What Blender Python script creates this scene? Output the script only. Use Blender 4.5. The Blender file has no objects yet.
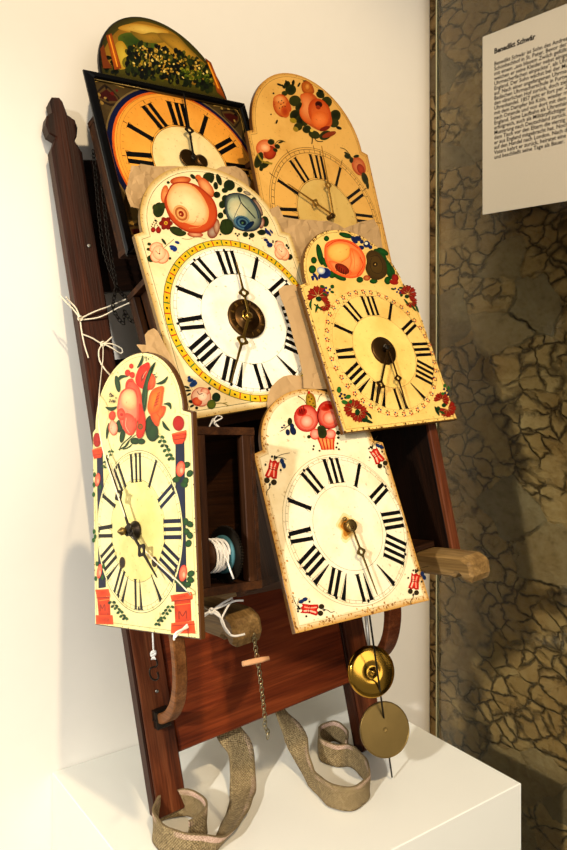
import bpy, math, random
from mathutils import Vector, Matrix, noise
from mathutils.geometry import tessellate_polygon
random.seed(7)
PI = math.pi
C = bpy.context.scene.collection

# ------------------------------------------------------------------ place: camera and basic planes
CAM = Vector((-.4102, -1.1642, 1.6))
YAW = math.atan2(.585, .811)
FPX, CX, HY = 787., 283.5, 340.
R_ = Vector((.811, -.585, 0)); F_ = Vector((.585, .811, 0))
ZP = .95                      # plinth top
WX = .8097                    # stone wall plane
def ray(x, y): return R_*((x-CX)/FPX) + F_ + Vector((0, 0, -(y-HY)/FPX))
def hit(x, y, p, n):          # photo direction -> point on a real plane
    d = ray(x, y); return CAM + d*((p-CAM).dot(n)/d.dot(n))

def lin(h):
    h = h.lstrip('#'); o = []
    for i in (0, 2, 4):
        c = int(h[i:i+2], 16)/255
        o.append(c/12.92 if c <= .04045 else ((c+.055)/1.055)**2.4)
    return tuple(o)

# ------------------------------------------------------------------ materials
def newmat(name):
    m = bpy.data.materials.new(name); m.use_nodes = True
    nt = m.node_tree; b = nt.nodes['Principled BSDF']
    return m, nt, b
def N(nt, t, **kw):
    n = nt.nodes.new(t)
    for k, v in kw.items():
        if k in n.inputs: n.inputs[k].default_value = v
        else: setattr(n, k, v)
    return n
def L(nt, a, b): nt.links.new(a, b)
def ramp(nt, src, stops):
    r = nt.nodes.new('ShaderNodeValToRGB'); e = r.color_ramp.elements
    e[0].position, e[0].color = stops[0][0], (*lin(stops[0][1]), 1)
    e[1].position, e[1].color = stops[-1][0], (*lin(stops[-1][1]), 1)
    for p, c in stops[1:-1]:
        q = e.new(p); q.color = (*lin(c), 1)
    L(nt, src, r.inputs[0]); return r
def bump(nt, b, h, s, d):
    n = N(nt, 'ShaderNodeBump'); n.inputs['Strength'].default_value = s; n.inputs['Distance'].default_value = d
    L(nt, h, n.inputs['Height']); L(nt, n.outputs[0], b.inputs['Normal']); return n
def plain(name, col, rough=.6, metal=0., nscale=60, var=.12, bs=.15):
    m, nt, b = newmat(name)
    tc = N(nt, 'ShaderNodeTexCoord'); nz = N(nt, 'ShaderNodeTexNoise', Scale=nscale, Detail=5.)
    L(nt, tc.outputs['Object'], nz.inputs['Vector'])
    c = lin(col)
    mx = N(nt, 'ShaderNodeMix', data_type='RGBA')
    mx.inputs[6].default_value = (*[v*(1-var) for v in c], 1); mx.inputs[7].default_value = (*[min(1, v*(1+var)) for v in c], 1)
    L(nt, nz.outputs[0], mx.inputs[0]); L(nt, mx.outputs[2], b.inputs['Base Color'])
    b.inputs['Roughness'].default_value = rough; b.inputs['Metallic'].default_value = metal
    if bs: bump(nt, b, nz.outputs[0], bs, .001)
    return m
def wood(name, c0, c1, c2, rough=.5, scale=1.):
    """grain runs along the first axis of the 'lc' attribute"""
    m, nt, b = newmat(name)
    at = N(nt, 'ShaderNodeAttribute', attribute_name='lc')
    mp = N(nt, 'ShaderNodeMapping'); mp.inputs['Scale'].default_value = (4*scale, 42*scale, 42*scale)
    L(nt, at.outputs['Vector'], mp.inputs['Vector'])
    n1 = N(nt, 'ShaderNodeTexNoise', Scale=1.0, Detail=6., Roughness=.6, Distortion=.8); L(nt, mp.outputs[0], n1.inputs['Vector'])
    mp2 = N(nt, 'ShaderNodeMapping'); mp2.inputs['Scale'].default_value = (12*scale, 420*scale, 420*scale)
    L(nt, at.outputs['Vector'], mp2.inputs['Vector'])
    n2 = N(nt, 'ShaderNodeTexNoise', Scale=1.0, Detail=3.); L(nt, mp2.outputs[0], n2.inputs['Vector'])
    r = ramp(nt, n1.outputs[0], [(.3, c0), (.5, c1), (.72, c2)])
    mx = N(nt, 'ShaderNodeMix', data_type='RGBA', blend_type='MULTIPLY'); mx.inputs[0].default_value = .55
    r2 = ramp(nt, n2.outputs[0], [(.3, '#8a8a8a'), (.65, '#ffffff')])
    L(nt, r.outputs[0], mx.inputs[6]); L(nt, r2.outputs[0], mx.inputs[7]); L(nt, mx.outputs[2], b.inputs['Base Color'])
    b.inputs['Roughness'].default_value = rough; b.inputs['Specular IOR Level'].default_value = .16
    ad = N(nt, 'ShaderNodeMath', operation='ADD'); L(nt, n1.outputs[0], ad.inputs[0]); L(nt, n2.outputs[0], ad.inputs[1])
    bump(nt, b, ad.outputs[0], .35, .0012)
    return m
def paintmat(name, rough=.38, spk=.5):
    m, nt, b = newmat(name)
    at = N(nt, 'ShaderNodeAttribute', attribute_name='col')
    lc = N(nt, 'ShaderNodeAttribute', attribute_name='lc')
    n1 = N(nt, 'ShaderNodeTexNoise', Scale=14., Detail=5., Roughness=.62); L(nt, lc.outputs['Vector'], n1.inputs['Vector'])
    r1 = ramp(nt, n1.outputs[0], [(.32, '#e2d2ae'), (.55, '#ffffff')])
    n2 = N(nt, 'ShaderNodeTexNoise', Scale=190., Detail=3.); L(nt, lc.outputs['Vector'], n2.inputs['Vector'])
    r2 = ramp(nt, n2.outputs[0], [(.27, '#8c7448'), (.36, '#ffffff')])
    m1 = N(nt, 'ShaderNodeMix', data_type='RGBA', blend_type='MULTIPLY'); m1.inputs[0].default_value = .6
    m2 = N(nt, 'ShaderNodeMix', data_type='RGBA', blend_type='MULTIPLY'); m2.inputs[0].default_value = spk
    gm = N(nt, 'ShaderNodeGamma', Gamma=1.38); hs = N(nt, 'ShaderNodeHueSaturation', Saturation=1.0); L(nt, at.outputs['Color'], gm.inputs[0]); L(nt, gm.outputs[0], hs.inputs['Color']); L(nt, hs.outputs[0], m1.inputs[6]); b.inputs['Specular IOR Level'].default_value = .25; L(nt, r1.outputs[0], m1.inputs[7])
    L(nt, m1.outputs[2], m2.inputs[6]); L(nt, r2.outputs[0], m2.inputs[7]); L(nt, m2.outputs[2], b.inputs['Base Color'])
    b.inputs['Roughness'].default_value = rough
    bump(nt, b, n1.outputs[0], .12, .002)
    return m

M = {}
M['wall'] = plain('white_wall_paint', '#f0ebe0', .85, 0, 35, .015, .12)
M['plinth'] = plain('white_plinth_paint', '#efeee4', .5, 0, 20, .012, .03)
M['floor'] = plain('grey_floor', '#8d8a84', .7, 0, 12, .1, .05)
M['dark'] = wood('dark_wood', '#0d0603', '#1c0d05', '#2c160a', .5)
M['rail'] = wood('rail_wood', '#1c0b03', '#341507', '#4c220c', .5)
M['red'] = wood('red_brown_wood', '#45190a', '#6d2c12', '#8a3f1c', .33, .75)
M['leg'] = wood('leg_wood', '#3a1a0c', '#5d2d16', '#7b4527', .4)
M['brown'] = wood('worn_brown_wood', '#5a4020', '#8a6a3c', '#ab8a58', .55)
M['pale'] = wood('pale_wood', '#8d6a42', '#ad8c60', '#c6a97e', .6)
M['peg'] = wood('peg_wood', '#c98a5c', '#e0a878', '#eec39a', .6)
M['case'] = wood('case_wood', '#201005', '#3a1f0c', '#563216', .55)
M['bent'] = wood('bentwood', '#5a3214', '#8a5428', '#a56d3c', .45)
M['iron'] = plain('dark_iron', '#2a241d', .45, .8, 120, .3, .3)
M['bronze'] = plain('dark_bronze', '#4b3316', .38, .9, 120, .25, .2)
M['chain'] = plain('pale_brass', '#a89c78', .35, 1., 80, .1, .05)
M['brass'] = plain('brass', '#b08a3c', .3, 1., 80, .18, .1)
M['shinybrass'] = plain('polished_brass', '#b98b34', .16, 1., 40, .12, .04)
M['oldbrass'] = plain('tarnished_brass', '#7d6638', .42, .9, 40, .2, .08)
M['goldhand'] = plain('gold_hand', '#b98a3a', .35, .9, 80, .1, .05)
M['steel'] = plain('steel', '#b9b6ae', .3, 1., 80, .1, .05)
M['string'] = plain('string', '#e2d6bc', .9, 0, 400, .15, .5)
M['white_string'] = plain('white_string', '#f0ebe2', .9, 0, 400, .1, .5)
M['cordknot'] = plain('white_cord', '#f4f1ea', .8, 0, 400, .1, .5)
M['paper'] = plain('kraft_paper', '#b28f5f', .8, 0, 30, .08, .2)
M['verdigris'] = plain('verdigris', '#3a6a72', .7, .2, 60, .25, .3)
M['paint'] = paintmat('dial_paint')
M['paintdark'] = paintmat('frame_paint', .3, .3)
M['sheet'] = plain('label_sheet', '#d9d3c4', .6, 0, 200, .02, .0)
M['ink'] = plain('ink', '#241f1c', .7, 0, 200, .02, 0)
M['glassedge'] = plain('glass_edge', '#c8c6a0', .3, 0, 60, .1, 0)

def jute():
    m, nt, b = newmat('jute_webbing')
    lc = N(nt, 'ShaderNodeAttribute', attribute_name='lc')      # x along, y across
    sx = N(nt, 'ShaderNodeSeparateXYZ'); L(nt, lc.outputs['Vector'], sx.inputs[0])
    def wv(o, f):
        a = N(nt, 'ShaderNodeMath', operation='MULTIPLY'); a.inputs[1].default_value = f; L(nt, o, a.inputs[0])
        s = N(nt, 'ShaderNodeMath', operation='SINE'); L(nt, a.outputs[0], s.inputs[0]); return s
    a = wv(sx.outputs[0], 2*PI/.0035); c = wv(sx.outputs[1], 2*PI/.003)
    mul = N(nt, 'ShaderNodeMath', operation='MULTIPLY'); L(nt, a.outputs[0], mul.inputs[0]); L(nt, c.outputs[0], mul.inputs[1])
    nz = N(nt, 'ShaderNodeTexNoise', Scale=650., Detail=4.); L(nt, lc.outputs['Vector'], nz.inputs['Vector'])
    ad = N(nt, 'ShaderNodeMath', operation='MULTIPLY_ADD'); ad.inputs[1].default_value = .16; L(nt, mul.outputs[0], ad.inputs[0]); L(nt, nz.outputs[0], ad.inputs[2])
    r = ramp(nt, ad.outputs[0], [(.3, '#4a3c26'), (.5, '#806c48'), (.72, '#ab9870')])
    # pinkish selvedge stripe, present along one edge of the webbing
    g = N(nt, 'ShaderNodeMath', operation='GREATER_THAN'); g.inputs[1].default_value = .009; L(nt, sx.outputs[1], g.inputs[0])
    g2 = N(nt, 'ShaderNodeMath', operation='LESS_THAN'); g2.inputs[1].default_value = .0142; L(nt, sx.outputs[1], g2.inputs[0])
    gg = N(nt, 'ShaderNodeMath', operation='MULTIPLY'); L(nt, g.outputs[0], gg.inputs[0]); L(nt, g2.outputs[0], gg.inputs[1])
    n3 = N(nt, 'ShaderNodeTexNoise', Scale=14., Detail=2.); L(nt, lc.outputs['Vector'], n3.inputs['Vector'])
    rr = ramp(nt, n3.outputs[0], [(.45, '#000000'), (.6, '#ffffff')])
    g3 = N(nt, 'ShaderNodeMath', operation='MULTIPLY'); L(nt, gg.outputs[0], g3.inputs[0]); L(nt, rr.outputs[0], g3.inputs[1])
    r3 = ramp(nt, ad.outputs[0], [(.3, '#a3806a'), (.7, '#dcbfae')])
    mx = N(nt, 'ShaderNodeMix', data_type='RGBA'); L(nt, g3.outputs[0], mx.inputs[0]); L(nt, r.outputs[0], mx.inputs[6]); L(nt, r3.outputs[0], mx.inputs[7])
    L(nt, mx.outputs[2], b.inputs['Base Color']); b.inputs['Roughness'].default_value = .95
    bump(nt, b, ad.outputs[0], .8, .0015)
    return m
M['jute'] = jute()

def stone():
    m, nt, b = newmat('rubble_stone_plaster')
    tc = N(nt, 'ShaderNodeTexCoord')
    mp = N(nt, 'ShaderNodeMapping'); mp.inputs['Scale'].default_value = (0.01, .72, 1.)
    L(nt, tc.outputs['Object'], mp.inputs['Vector'])
    def noi(sc, det, rough=.55):
        n = N(nt, 'ShaderNodeTexNoise', Scale=sc, Detail=det, Roughness=rough); L(nt, mp.outputs[0], n.inputs['Vector']); return n
    def warp(amt, sc, det):
        n = noi(sc, det); v = N(nt, 'ShaderNodeVectorMath', operation='MULTIPLY_ADD'); v.inputs[1].default_value = (0, amt, amt)
        L(nt, n.outputs['Color'], v.inputs[0]); L(nt, mp.outputs[0], v.inputs[2]); return v
    w1, w2 = warp(.07, 12., 5.), warp(.05, 22., 6.)
    def vor(sc, feat, w):
        v = N(nt, 'ShaderNodeTexVoronoi', Scale=sc, feature=feat); L(nt, w.outputs[0], v.inputs['Vector']); return v
    def mixc(a, c, f, mode='MULTIPLY'):
        x = N(nt, 'ShaderNodeMix', data_type='RGBA', blend_type=mode)
        for k, v in ((0, f), (6, a), (7, c)):
            if hasattr(v, 'links') or hasattr(v, 'node'): L(nt, v, x.inputs[k])
            else: x.inputs[k].default_value = v
        return x.outputs[2]
    e1, c1 = vor(12., 'DISTANCE_TO_EDGE', w1), vor(12., 'F1', w1)
    e2, c2 = vor(31., 'DISTANCE_TO_EDGE', w2), vor(31., 'F1', w2)
    s1 = N(nt, 'ShaderNodeSeparateColor'); L(nt, c1.outputs['Color'], s1.inputs[0])
    s2 = N(nt, 'ShaderNodeSeparateColor'); L(nt, c2.outputs['Color'], s2.inputs[0])
    isst = ramp(nt, s1.outputs[0], [(.74, '#000000'), (.76, '#ffffff')])            # bare stones showing through the plaster
    fade = ramp(nt, noi(9., 3.).outputs[0], [(.36, '#000000'), (.5, '#ffffff')])
    k1 = ramp(nt, e1.outputs['Distance'], [(.0, '#202020'), (.018, '#a0a0a0'), (.045, '#ffffff')])
    k1 = mixc(k1.outputs[0], fade.outputs[0], .8, 'LIGHTEN')
    k2 = ramp(nt, e2.outputs['Distance'], [(.0, '#404040'), (.03, '#a0a0a0'), (.1, '#ffffff')])
    fade2 = ramp(nt, noi(13., 3.).outputs[0], [(.5, '#000000'), (.62, '#ffffff')])
    k2 = mixc(k2.outputs[0], fade2.outputs[0], .92, 'LIGHTEN')
    k2 = mixc(k2, (1, 1, 1, 1), isst.outputs[0], 'MIX')
    kk = mixc(k1, k2, 1.)
    plast = ramp(nt, s2.outputs[0], [(.0, '#bb9d6c'), (.35, '#c6a97a'), (.7, '#cbb083'), (1., '#b6986a')])
    stn = ramp(nt, s1.outputs[1], [(.0, '#ad9977'), (.5, '#a39276'), (1., '#93846a')])
    base = mixc(plast.outputs[0], stn.outputs[0], isst.outputs[0], 'MIX')
    fine = noi(60., 9., .72); fr = ramp(nt, fine.outputs[0], [(.3, '#8a765a'), (.45, '#dccfb8'), (.7, '#ffffff')])
    md = noi(6., 4.); mr = ramp(nt, md.outputs[0], [(.3, '#d6bd96'), (.6, '#ffffff')])
    col = mixc(mixc(base, fr.outputs[0], .7), mr.outputs[0], .6)
    inv = ramp(nt, kk, [(.0, '#3a2814'), (.8, '#ffffff')])
    col = mixc(col, inv.outputs[0], .92)
    L(nt, col, b.inputs['Base Color']); b.inputs['Roughness'].default_value = .92; b.inputs['Specular IOR Level'].default_value = .2
    h = N(nt, 'ShaderNodeMath', operation='MULTIPLY_ADD'); h.inputs[1].default_value = .45; L(nt, fine.outputs[0], h.inputs[0]); L(nt, kk, h.inputs[2])
    dome = ramp(nt, e1.outputs['Distance'], [(.0, '#000000'), (.4, '#ffffff')])
    h2 = N(nt, 'ShaderNodeMath', operation='MULTIPLY_ADD'); h2.inputs[1].default_value = .8; L(nt, dome.outputs[0], h2.inputs[0]); L(nt, h.outputs[0], h2.inputs[2])
    bump(nt, b, h2.outputs[0], .9, .012)
    return m
M['stone'] = stone()
def glass():
    m, nt, b = newmat('clear_glass_pane'); nt.nodes.remove(b)
    tr = N(nt, 'ShaderNodeBsdfTransparent'); tr.inputs[0].default_value = (.95, .955, .89, 1)
    gl = N(nt, 'ShaderNodeBsdfGlossy'); gl.inputs['Roughness'].default_value = .03
    fz = N(nt, 'ShaderNodeFresnel'); fz.inputs[0].default_value = 1.3
    mx = N(nt, 'ShaderNodeMixShader'); L(nt, fz.outputs[0], mx.inputs[0]); L(nt, tr.outputs[0], mx.inputs[1]); L(nt, gl.outputs[0], mx.inputs[2])
    L(nt, mx.outputs[0], nt.nodes['Material Output'].inputs[0]); return m
M['glass'] = glass()

# ------------------------------------------------------------------ mesh builder
class MB:
    def __init__(s): s.v = []; s.lc = []; s.f = []; s.c = []; s.mi = []; s.sm = []; s.vc = []
    def vert(s, p, lc=None, col=(1, 1, 1)):
        s.v.append(Vector(p)); s.lc.append(Vector(lc) if lc is not None else Vector(p)); s.vc.append(col); return len(s.v)-1
    def face(s, idx, mi=0, smooth=False): s.f.append(tuple(idx)); s.mi.append(mi); s.sm.append(smooth)
    def prism(s, poly, z0, z1, T=None, mi=0, col=(1, 1, 1), grain=(0, 1, 2), sidecol=None, bev=0.):
        """poly: 2D outline; T maps local to world"""
        T = T or Matrix.Identity(4)
        off = Vector([random.uniform(0, 9) for _ in range(3)])
        a = sum(poly[i][0]*poly[(i+1) % len(poly)][1]-poly[(i+1) % len(poly)][0]*poly[i][1] for i in range(len(poly)))
        if a < 0: poly = poly[::-1]
        n = len(poly)
        def ring(z, ins=0., c=col):
            out = []
            for i, p in enumerate(poly):
                x, y = p
                if ins:
                    p0, p2 = poly[i-1], poly[(i+1) % n]
                    d1 = Vector((x-p0[0], y-p0[1])); d2 = Vector((p2[0]-x, p2[1]-y))
                    if d1.length > 1e-9: d1.normalize()
                    if d2.length > 1e-9: d2.normalize()
                    nn = Vector((-d1.y-d2.y, d1.x+d2.x))
                    if nn.length > 1e-6:
                        nn.normalize(); k = ins/max(.35, nn.dot(Vector((-d1.y, d1.x)))); x += nn.x*k; y += nn.y*k
                l = Vector((x, y, z)); q = Vector((l[grain[0]], l[grain[1]], l[grain[2]]))+off
                out.append(s.vert(T @ l, q, c))
            return out
        sc = sidecol or col
        rings = [ring(z0, bev, sc)] + ([ring(z0+bev, 0, sc), ring(z1-bev, 0, sc)] if bev else []) + [ring(z1, bev, sc)]
        for r0, r1 in zip(rings, rings[1:]):
            for i in range(n):
                j = (i+1) % n; s.face((r0[i], r0[j], r1[j], r1[i]), mi)
        tb = ring(z0, bev, sc); tt = ring(z1, bev, col)
        tri = tessellate_polygon([[Vector((p[0], p[1], 0)) for p in poly]])
        for t in tri:
            A, B, D = [Vector(poly[k]) for k in t]
            if (B-A).cross(D-A) < 0: t = (t[0], t[2], t[1])
            s.face([tt[k] for k in t], mi); s.face([tb[k] for k in reversed(t)], mi)
    def box(s, lo, hi, T=None, mi=0, grain=(0, 1, 2), bev=.0015, col=(1, 1, 1)):
        s.prism([(lo[0], lo[1]), (hi[0], lo[1]), (hi[0], hi[1]), (lo[0], hi[1])], lo[2], hi[2], T, mi, col, grain, bev=bev)
    def tube(s, pts, r, n=8, mi=0, closed=False, taper=None):
        pts = [Vector(p) for p in pts]; m = len(pts); up = Vector((.13, .31, .94)); prev = None; L0 = 0
        for i, p in enumerate(pts):
            a = pts[i-1] if (i or closed) else p; b = pts[(i+1) % m] if (i < m-1 or closed) else p
            t = (b-a).normalized() if (b-a).length > 1e-9 else Vector((0, 0, 1))
            x = t.cross(up);
            if x.length < 1e-3: x = t.cross(Vector((1, 0, 0)))
            x.normalize(); y = t.cross(x).normalized(); up = y*-1 if y.dot(up) < 0 else y
            x = t.cross(up).normalized(); y = up
            rr = r*(taper[i] if taper else 1)
            if i: L0 += (p-pts[i-1]).length
            ring = [s.vert(p+(x*math.cos(2*PI*k/n)+y*math.sin(2*PI*k/n))*rr, (L0, k/n*.01, 0)) for k in range(n)]
            if prev:
                for k in range(n): s.face((prev[k], prev[(k+1) % n], ring[(k+1) % n], ring[k]), mi, True)
            else: first = ring
            prev = ring
        if closed:
            for k in range(n): s.face((prev[k], prev[(k+1) % n], first[(k+1) % n], first[k]), mi, True)
        else:
            s.face(list(reversed(first)), mi); s.face(prev, mi)
    def lathe(s, prof, T, n=40, mi=0, smooth=True):
        """prof: (r, z) from back to front"""
        prev = None
        for r, z in prof:
            ring = [s.vert(T @ Vector((r*math.cos(2*PI*k/n), r*math.sin(2*PI*k/n), z)), (r*math.cos(2*PI*k/n), r*math.sin(2*PI*k/n), z)) for k in range(n)]
            if prev:
                for k in range(n): s.face((prev[k], prev[(k+1) % n], ring[(k+1) % n], ring[k]), mi, smooth)
            else: first = ring
            prev = ring
        s.face(list(reversed(first)), mi); s.face(prev, mi)
    def build(s, name, mat, parent=None):
        mats = mat if isinstance(mat, (list, tuple)) else [mat]
        if parent is not None:
            root = parent
            while root.parent: root = root.parent
            org = root.location.copy()
        else:
            xs = [p.x for p in s.v]; ys = [p.y for p in s.v]; zs = [p.z for p in s.v]
            org = Vector(((min(xs)+max(xs))/2, (min(ys)+max(ys))/2, min(zs)))
        me = bpy.data.meshes.new(name)
        me.from_pydata([p-org for p in s.v], [], s.f)
        for m_ in mats: me.materials.append(m_)
        me.polygons.foreach_set('material_index', s.mi); me.polygons.foreach_set('use_smooth', s.sm)
        a = me.attributes.new('lc', 'FLOAT_VECTOR', 'POINT'); a.data.foreach_set('vector', [x for p in s.lc for x in p])
        a = me.attributes.new('col', 'FLOAT_COLOR', 'POINT'); a.data.foreach_set('color', [x for c in s.vc for x in (*c, 1)])
        me.update()
        o = bpy.data.objects.new(name, me); C.objects.link(o)
        if parent is None: o.location = org
        else: o.parent = parent
        return o
def tag(o, label=None, cat=None, group=None, kind=None):
    for k, v in (('label', label), ('category', cat), ('group', group), ('kind', kind)):
        if v: o[k] = v
    return o
def empty(name, loc, label, cat, group=None):
    o = bpy.data.objects.new(name, None); C.objects.link(o); o.location = loc; o.empty_display_size = .05
    return tag(o, label, cat, group)
def crom(pts, k=6, closed=False):
    P = [Vector(p) for p in pts]; out = []; n = len(P)
    rng = range(n if closed else n-1)
    for i in rng:
        p0 = P[i-1] if (i or closed) else P[0]; p1 = P[i]; p2 = P[(i+1) % n]; p3 = P[(i+2) % n] if (closed or i+2 < n) else P[-1]
        for j in range(k):
            t = j/k
            out.append(.5*((2*p1)+(p2-p0)*t+(2*p0-5*p1+4*p2-p3)*t*t+(3*p1-p0-3*p2+p3)*t**3))
    if not closed: out.append(P[-1])
    return out
def basis(o, x, y, z):
    m = Matrix.Identity(4)
    for i, a in enumerate((x, y, z)):
        m[0][i], m[1][i], m[2][i] = a
    m[0][3], m[1][3], m[2][3] = o
    return m

# ------------------------------------------------------------------ setting
def quadbox(name, lo, hi, mat, bev=0.):
    m = MB(); m.box(lo, hi, bev=bev); return tag(m.build(name, mat), kind='structure')
quadbox('wall_left', (-2.6, 0, 0), (WX, .12, 3.3), M['wall'])
quadbox('wall_right', (WX, -3.2, 0), (WX+.25, .12, 3.3), M['stone'])
quadbox('floor', (-2.6, -3.2, -.05), (WX+.25, .12, 0), M['floor'])
# glass sheet mounted in front of the stone wall, with a polished edge
g = MB(); g.box((.781, -2.9, .0), (.787, -.047, 3.1), bev=0)
ge = g.build('glass_pane', M['glass'])
g = MB(); g.box((.7805, -.047, .0), (.7875, -.0445, 3.1), bev=.0005); gq = g.build('glass_edge', M['glassedge'], ge) if False else None
tag(ge, 'tall clear glass sheet covering the rough stone wall', 'glass panel')
g = MB(); g.box((.7805, -.047, .0), (.7875, -.0445, 3.1), bev=.0005)
o = g.build('polished_edge', M['glassedge']); o.parent = ge; o.location = o.location-ge.location

m = MB(); m.box((0, -.4315, 0), (.548, -.001, ZP), bev=.0012)
tag(m.build('plinth', M['plinth']), 'white box plinth under the carrying frame, pushed to the white wall', 'plinth')

# ------------------------------------------------------------------ text panel on the glass
def textpanel():
    px = .7795; n = Vector((1, 0, 0)); P0 = Vector((px, 0, 0))
    tl = hit(484.3, 36.5, P0, n); bl = hit(481.5, 215, P0, n)
    y0 = (tl.y+bl.y)/2; z1, z0 = tl.z, bl.z; wid = .30
    m = MB(); m.box((px-.001, y0-wid, z0), (px+.0015, y0, z1), bev=.0002)
    sh = m.build('text_panel', M['sheet'])
    tag(sh, 'cream sheet of printed German text fixed on the glass over the stone wall', 'text panel')
    lines = ['Benedikt Schwär ist Sohn des Andreas Schwär vom', 'Schönbachhof in St. Peter. Bevor der Vater geht 1833',
     'mit einem „aus blauem Zwilch gefüllten Sack, in', 'welchen er seine Kleider nebst einigen notdürftigen',
     'Uhrmacherfachen einpackte“, als Uhrenhändler nach', 'England. Der Sohn wächst bei der Mutter in St. Peter',
     'auf. Nach einer angefangenen Uhrmacherlehre auf der', 'Badischen Uhrmacherschule in Furtwangen muss er an',
     'den väterlichen Hof zurück, doch zieht es ihn zum', 'Uhrenhandel. 1857 geht er fort per Zug bis Mannheim,',
     'mit dem Dampfer bis Köln, wieder mit der Eisenbahn', 'nach Ostende und von dort mit dem Schiff nach',
     'England. Seine Laufbahn als Uhrenhändler beginnt', 'erfolgreich, auch als Militärpflichtiger muss er zur',
     'Musterung nach Deutschland zurück. Stolz will er auf', 'dem Tisch vor den Eltern die vierzig Goldstücke aus, die',
     'er aus England mitgebracht hat. Noch mehrmals geht er', 'auf den Handel nach London. Nach dem Tod seines',
     'Vaters kehrt er zurück, heiratet eine Waldrätin in Waldau', 'und beschließt seine Tage als Bauer.']
    def line(txt, name, xw, zc, size, off, sx):
        cu = bpy.data.curves.new('txt', 'FONT'); cu.body = txt; cu.size = size; cu.offset = off; cu.resolution_u = 2; cu.space_line = 1
        t = bpy.data.objects.new('txt', cu); C.objects.link(t)
        bpy.context.view_layer.update()
        me = bpy.data.meshes.new_from_object(t.evaluated_get(bpy.context.evaluated_depsgraph_get()))
        bpy.data.objects.remove(t)
        q = [Vector((px-.0013, y0-xw-v.co.x*sx, zc+v.co.y)) for v in me.vertices]
        return q, [tuple(p.vertices) for p in me.polygons]
    def add(lst, name):
        b = MB()
        for a in lst:
            q, fs = line(*a); k = len(b.v)
            for p in q: b.vert(p)
            for f_ in fs: b.face([i+k for i in f_])
        b.build(name, M['ink'], sh).parent = sh
    ht = z1-z0
    t0 = hit(494.6, 54, P0, n); xw = y0-t0.y
    add([('Benedikt Schwär', 'h', xw, t0.z, .0135, .0005, 1.0)], 'heading')
    f0 = hit(494.6, 66, P0, n).z; f1 = hit(491.8, 160, P0, n).z
    add([(s_, 'p', xw, f0+(f1-f0)*i/19, .0104, .00014, 1.0) for i, s_ in enumerate(lines)], 'paragraph')
textpanel()

# ------------------------------------------------------------------ carrying frame
FO = Vector((.096, -.2015, ZP))
E1 = Vector((.99112, -.08123, .10524)); E2 = Vector((-.08962, .17644, .98022)); E3 = Vector((-.09819, -.98095, .16759))
FT = basis(FO, E1, E2, E3)
def F(a, b, c): return FO+E1*a+E2*b+E3*c
def onF(x, y, c): return hit(x, y, FO+E3*c, E3)
frame = empty('carrying_frame', FO, 'tall dark wooden back-carrying frame leaning on the wall, hung with painted clocks', 'carrying frame')
# profile in (c,b) plane swept along a: matrix taking (x=c, y=b, z=a)
FS = basis(FO, E3, E2, E1)
def rail(a0, a1, bb, finial=True):
    ac = (a0+a1)/2; w = (a1-a0)/2; H = .952
    pl = [(a0, bb), (a1, bb), (a1, H-.03)]
    pl += [(a1, H-.01), (ac+w*.62, H+.008), (ac+w*.8, H+.014), (ac+w*.95, H+.028), (ac+w*.85, H+.04), (ac+w*.4, H+.048), (ac+w*.22, H+.068), (ac+w*.05, H+.074),
           (ac-w*.45, H+.074), (ac-w*.62, H+.067), (ac-w*.58, H+.05), (ac-w*.95, H+.045), (ac-w*1.12, H+.032), (ac-w*1.0, H+.018), (ac-w*.6, H+.012), (ac-w*.7, H+.006), (a0, H-.006)] if finial else [(a0, H-.03)]
    m = MB(); m.prism(pl, -.014, .012, FT, grain=(1, 0, 2), bev=.002)
    return m
rail(-.0265, .0185, .0075).build('side_rail', M['rail'], frame)
m = rail(.312, .355, -.028, False)
m.build('side_rail', M['rail'], frame)
def part(name, mat, lo, hi, grain=(0, 1, 2), bev=.0015, par=None):
    m = MB(); m.box(lo, hi, FT, grain=grain, bev=bev); return m.build(name, mat, par or frame)
# shin of the left leg: paler planed wood fixed to the face of the rail
part('leg_facing', M['leg'], (-.0235, .010, .0125), (.0175, .27, .019), (1, 0, 2))
part('leg_facing', M['leg'], (.314, -.024, .0125), (.352, .27, .019), (1, 0, 2))
part('back_plank', M['dark'], (.0195, .733, -.018), (.311, .937, -.004))
part('back_plank', M['dark'], (.0195, .295, -.018), (.311, .632, -.004))
part('back_upright', M['dark'], (.088, .28, -.003), (.125, .90, .012), (1, 0, 2))
part('lower_board', M['red'], (.0195, .079, .0), (.3115, .262, .0115), bev=.002)
part('ledge', M['pale'], (.020, .268, .0), (.311, .292, .052))
part('shelf', M['case'], (.215, .2955, .0), (.3495, .3035, .235))
part('side_panel', M['dark'], (.356, .262, -.01), (.366, .50, .256), (1, 0, 2))  # near-black wood puts the shade on the inner face into the colour
part('lit_panel_edge', M['leg'], (.354, .262, .2565), (.368, .50, .265), (1, 0, 2))  # lighter strip added for the lit front edge of the panel
part('back_panel', M['dark'], (.13, .305, .0), (.355, .56, .008), (1, 0, 2))
part('inner_post', M['case'], (.262, .305, .085), (.274, .47, .102), (1, 0, 2))
part('inner_post', M['case'], (.235, .305, .015), (.247, .50, .03), (1, 0, 2))
part('inner_rail', M['case'], (.236, .40, .0305), (.355, .408, .04))
part('inner_rail', M['case'], (.236, .345, .0305), (.355, .353, .04))
m = MB(); m.lathe([(.001, 0), (.008, .001), (.006, .008), (.008, .012), (.002, .014)], basis(F(.32, .385, .06), E1, E2, E3), 16)
m.tube([F(.32, .376, .065), F(.322, .36, .066), F(.315, .34, .066), F(.318, .325, .066)], .002, 6)
m.build('brass_hook', M['oldbrass'], frame)
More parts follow.
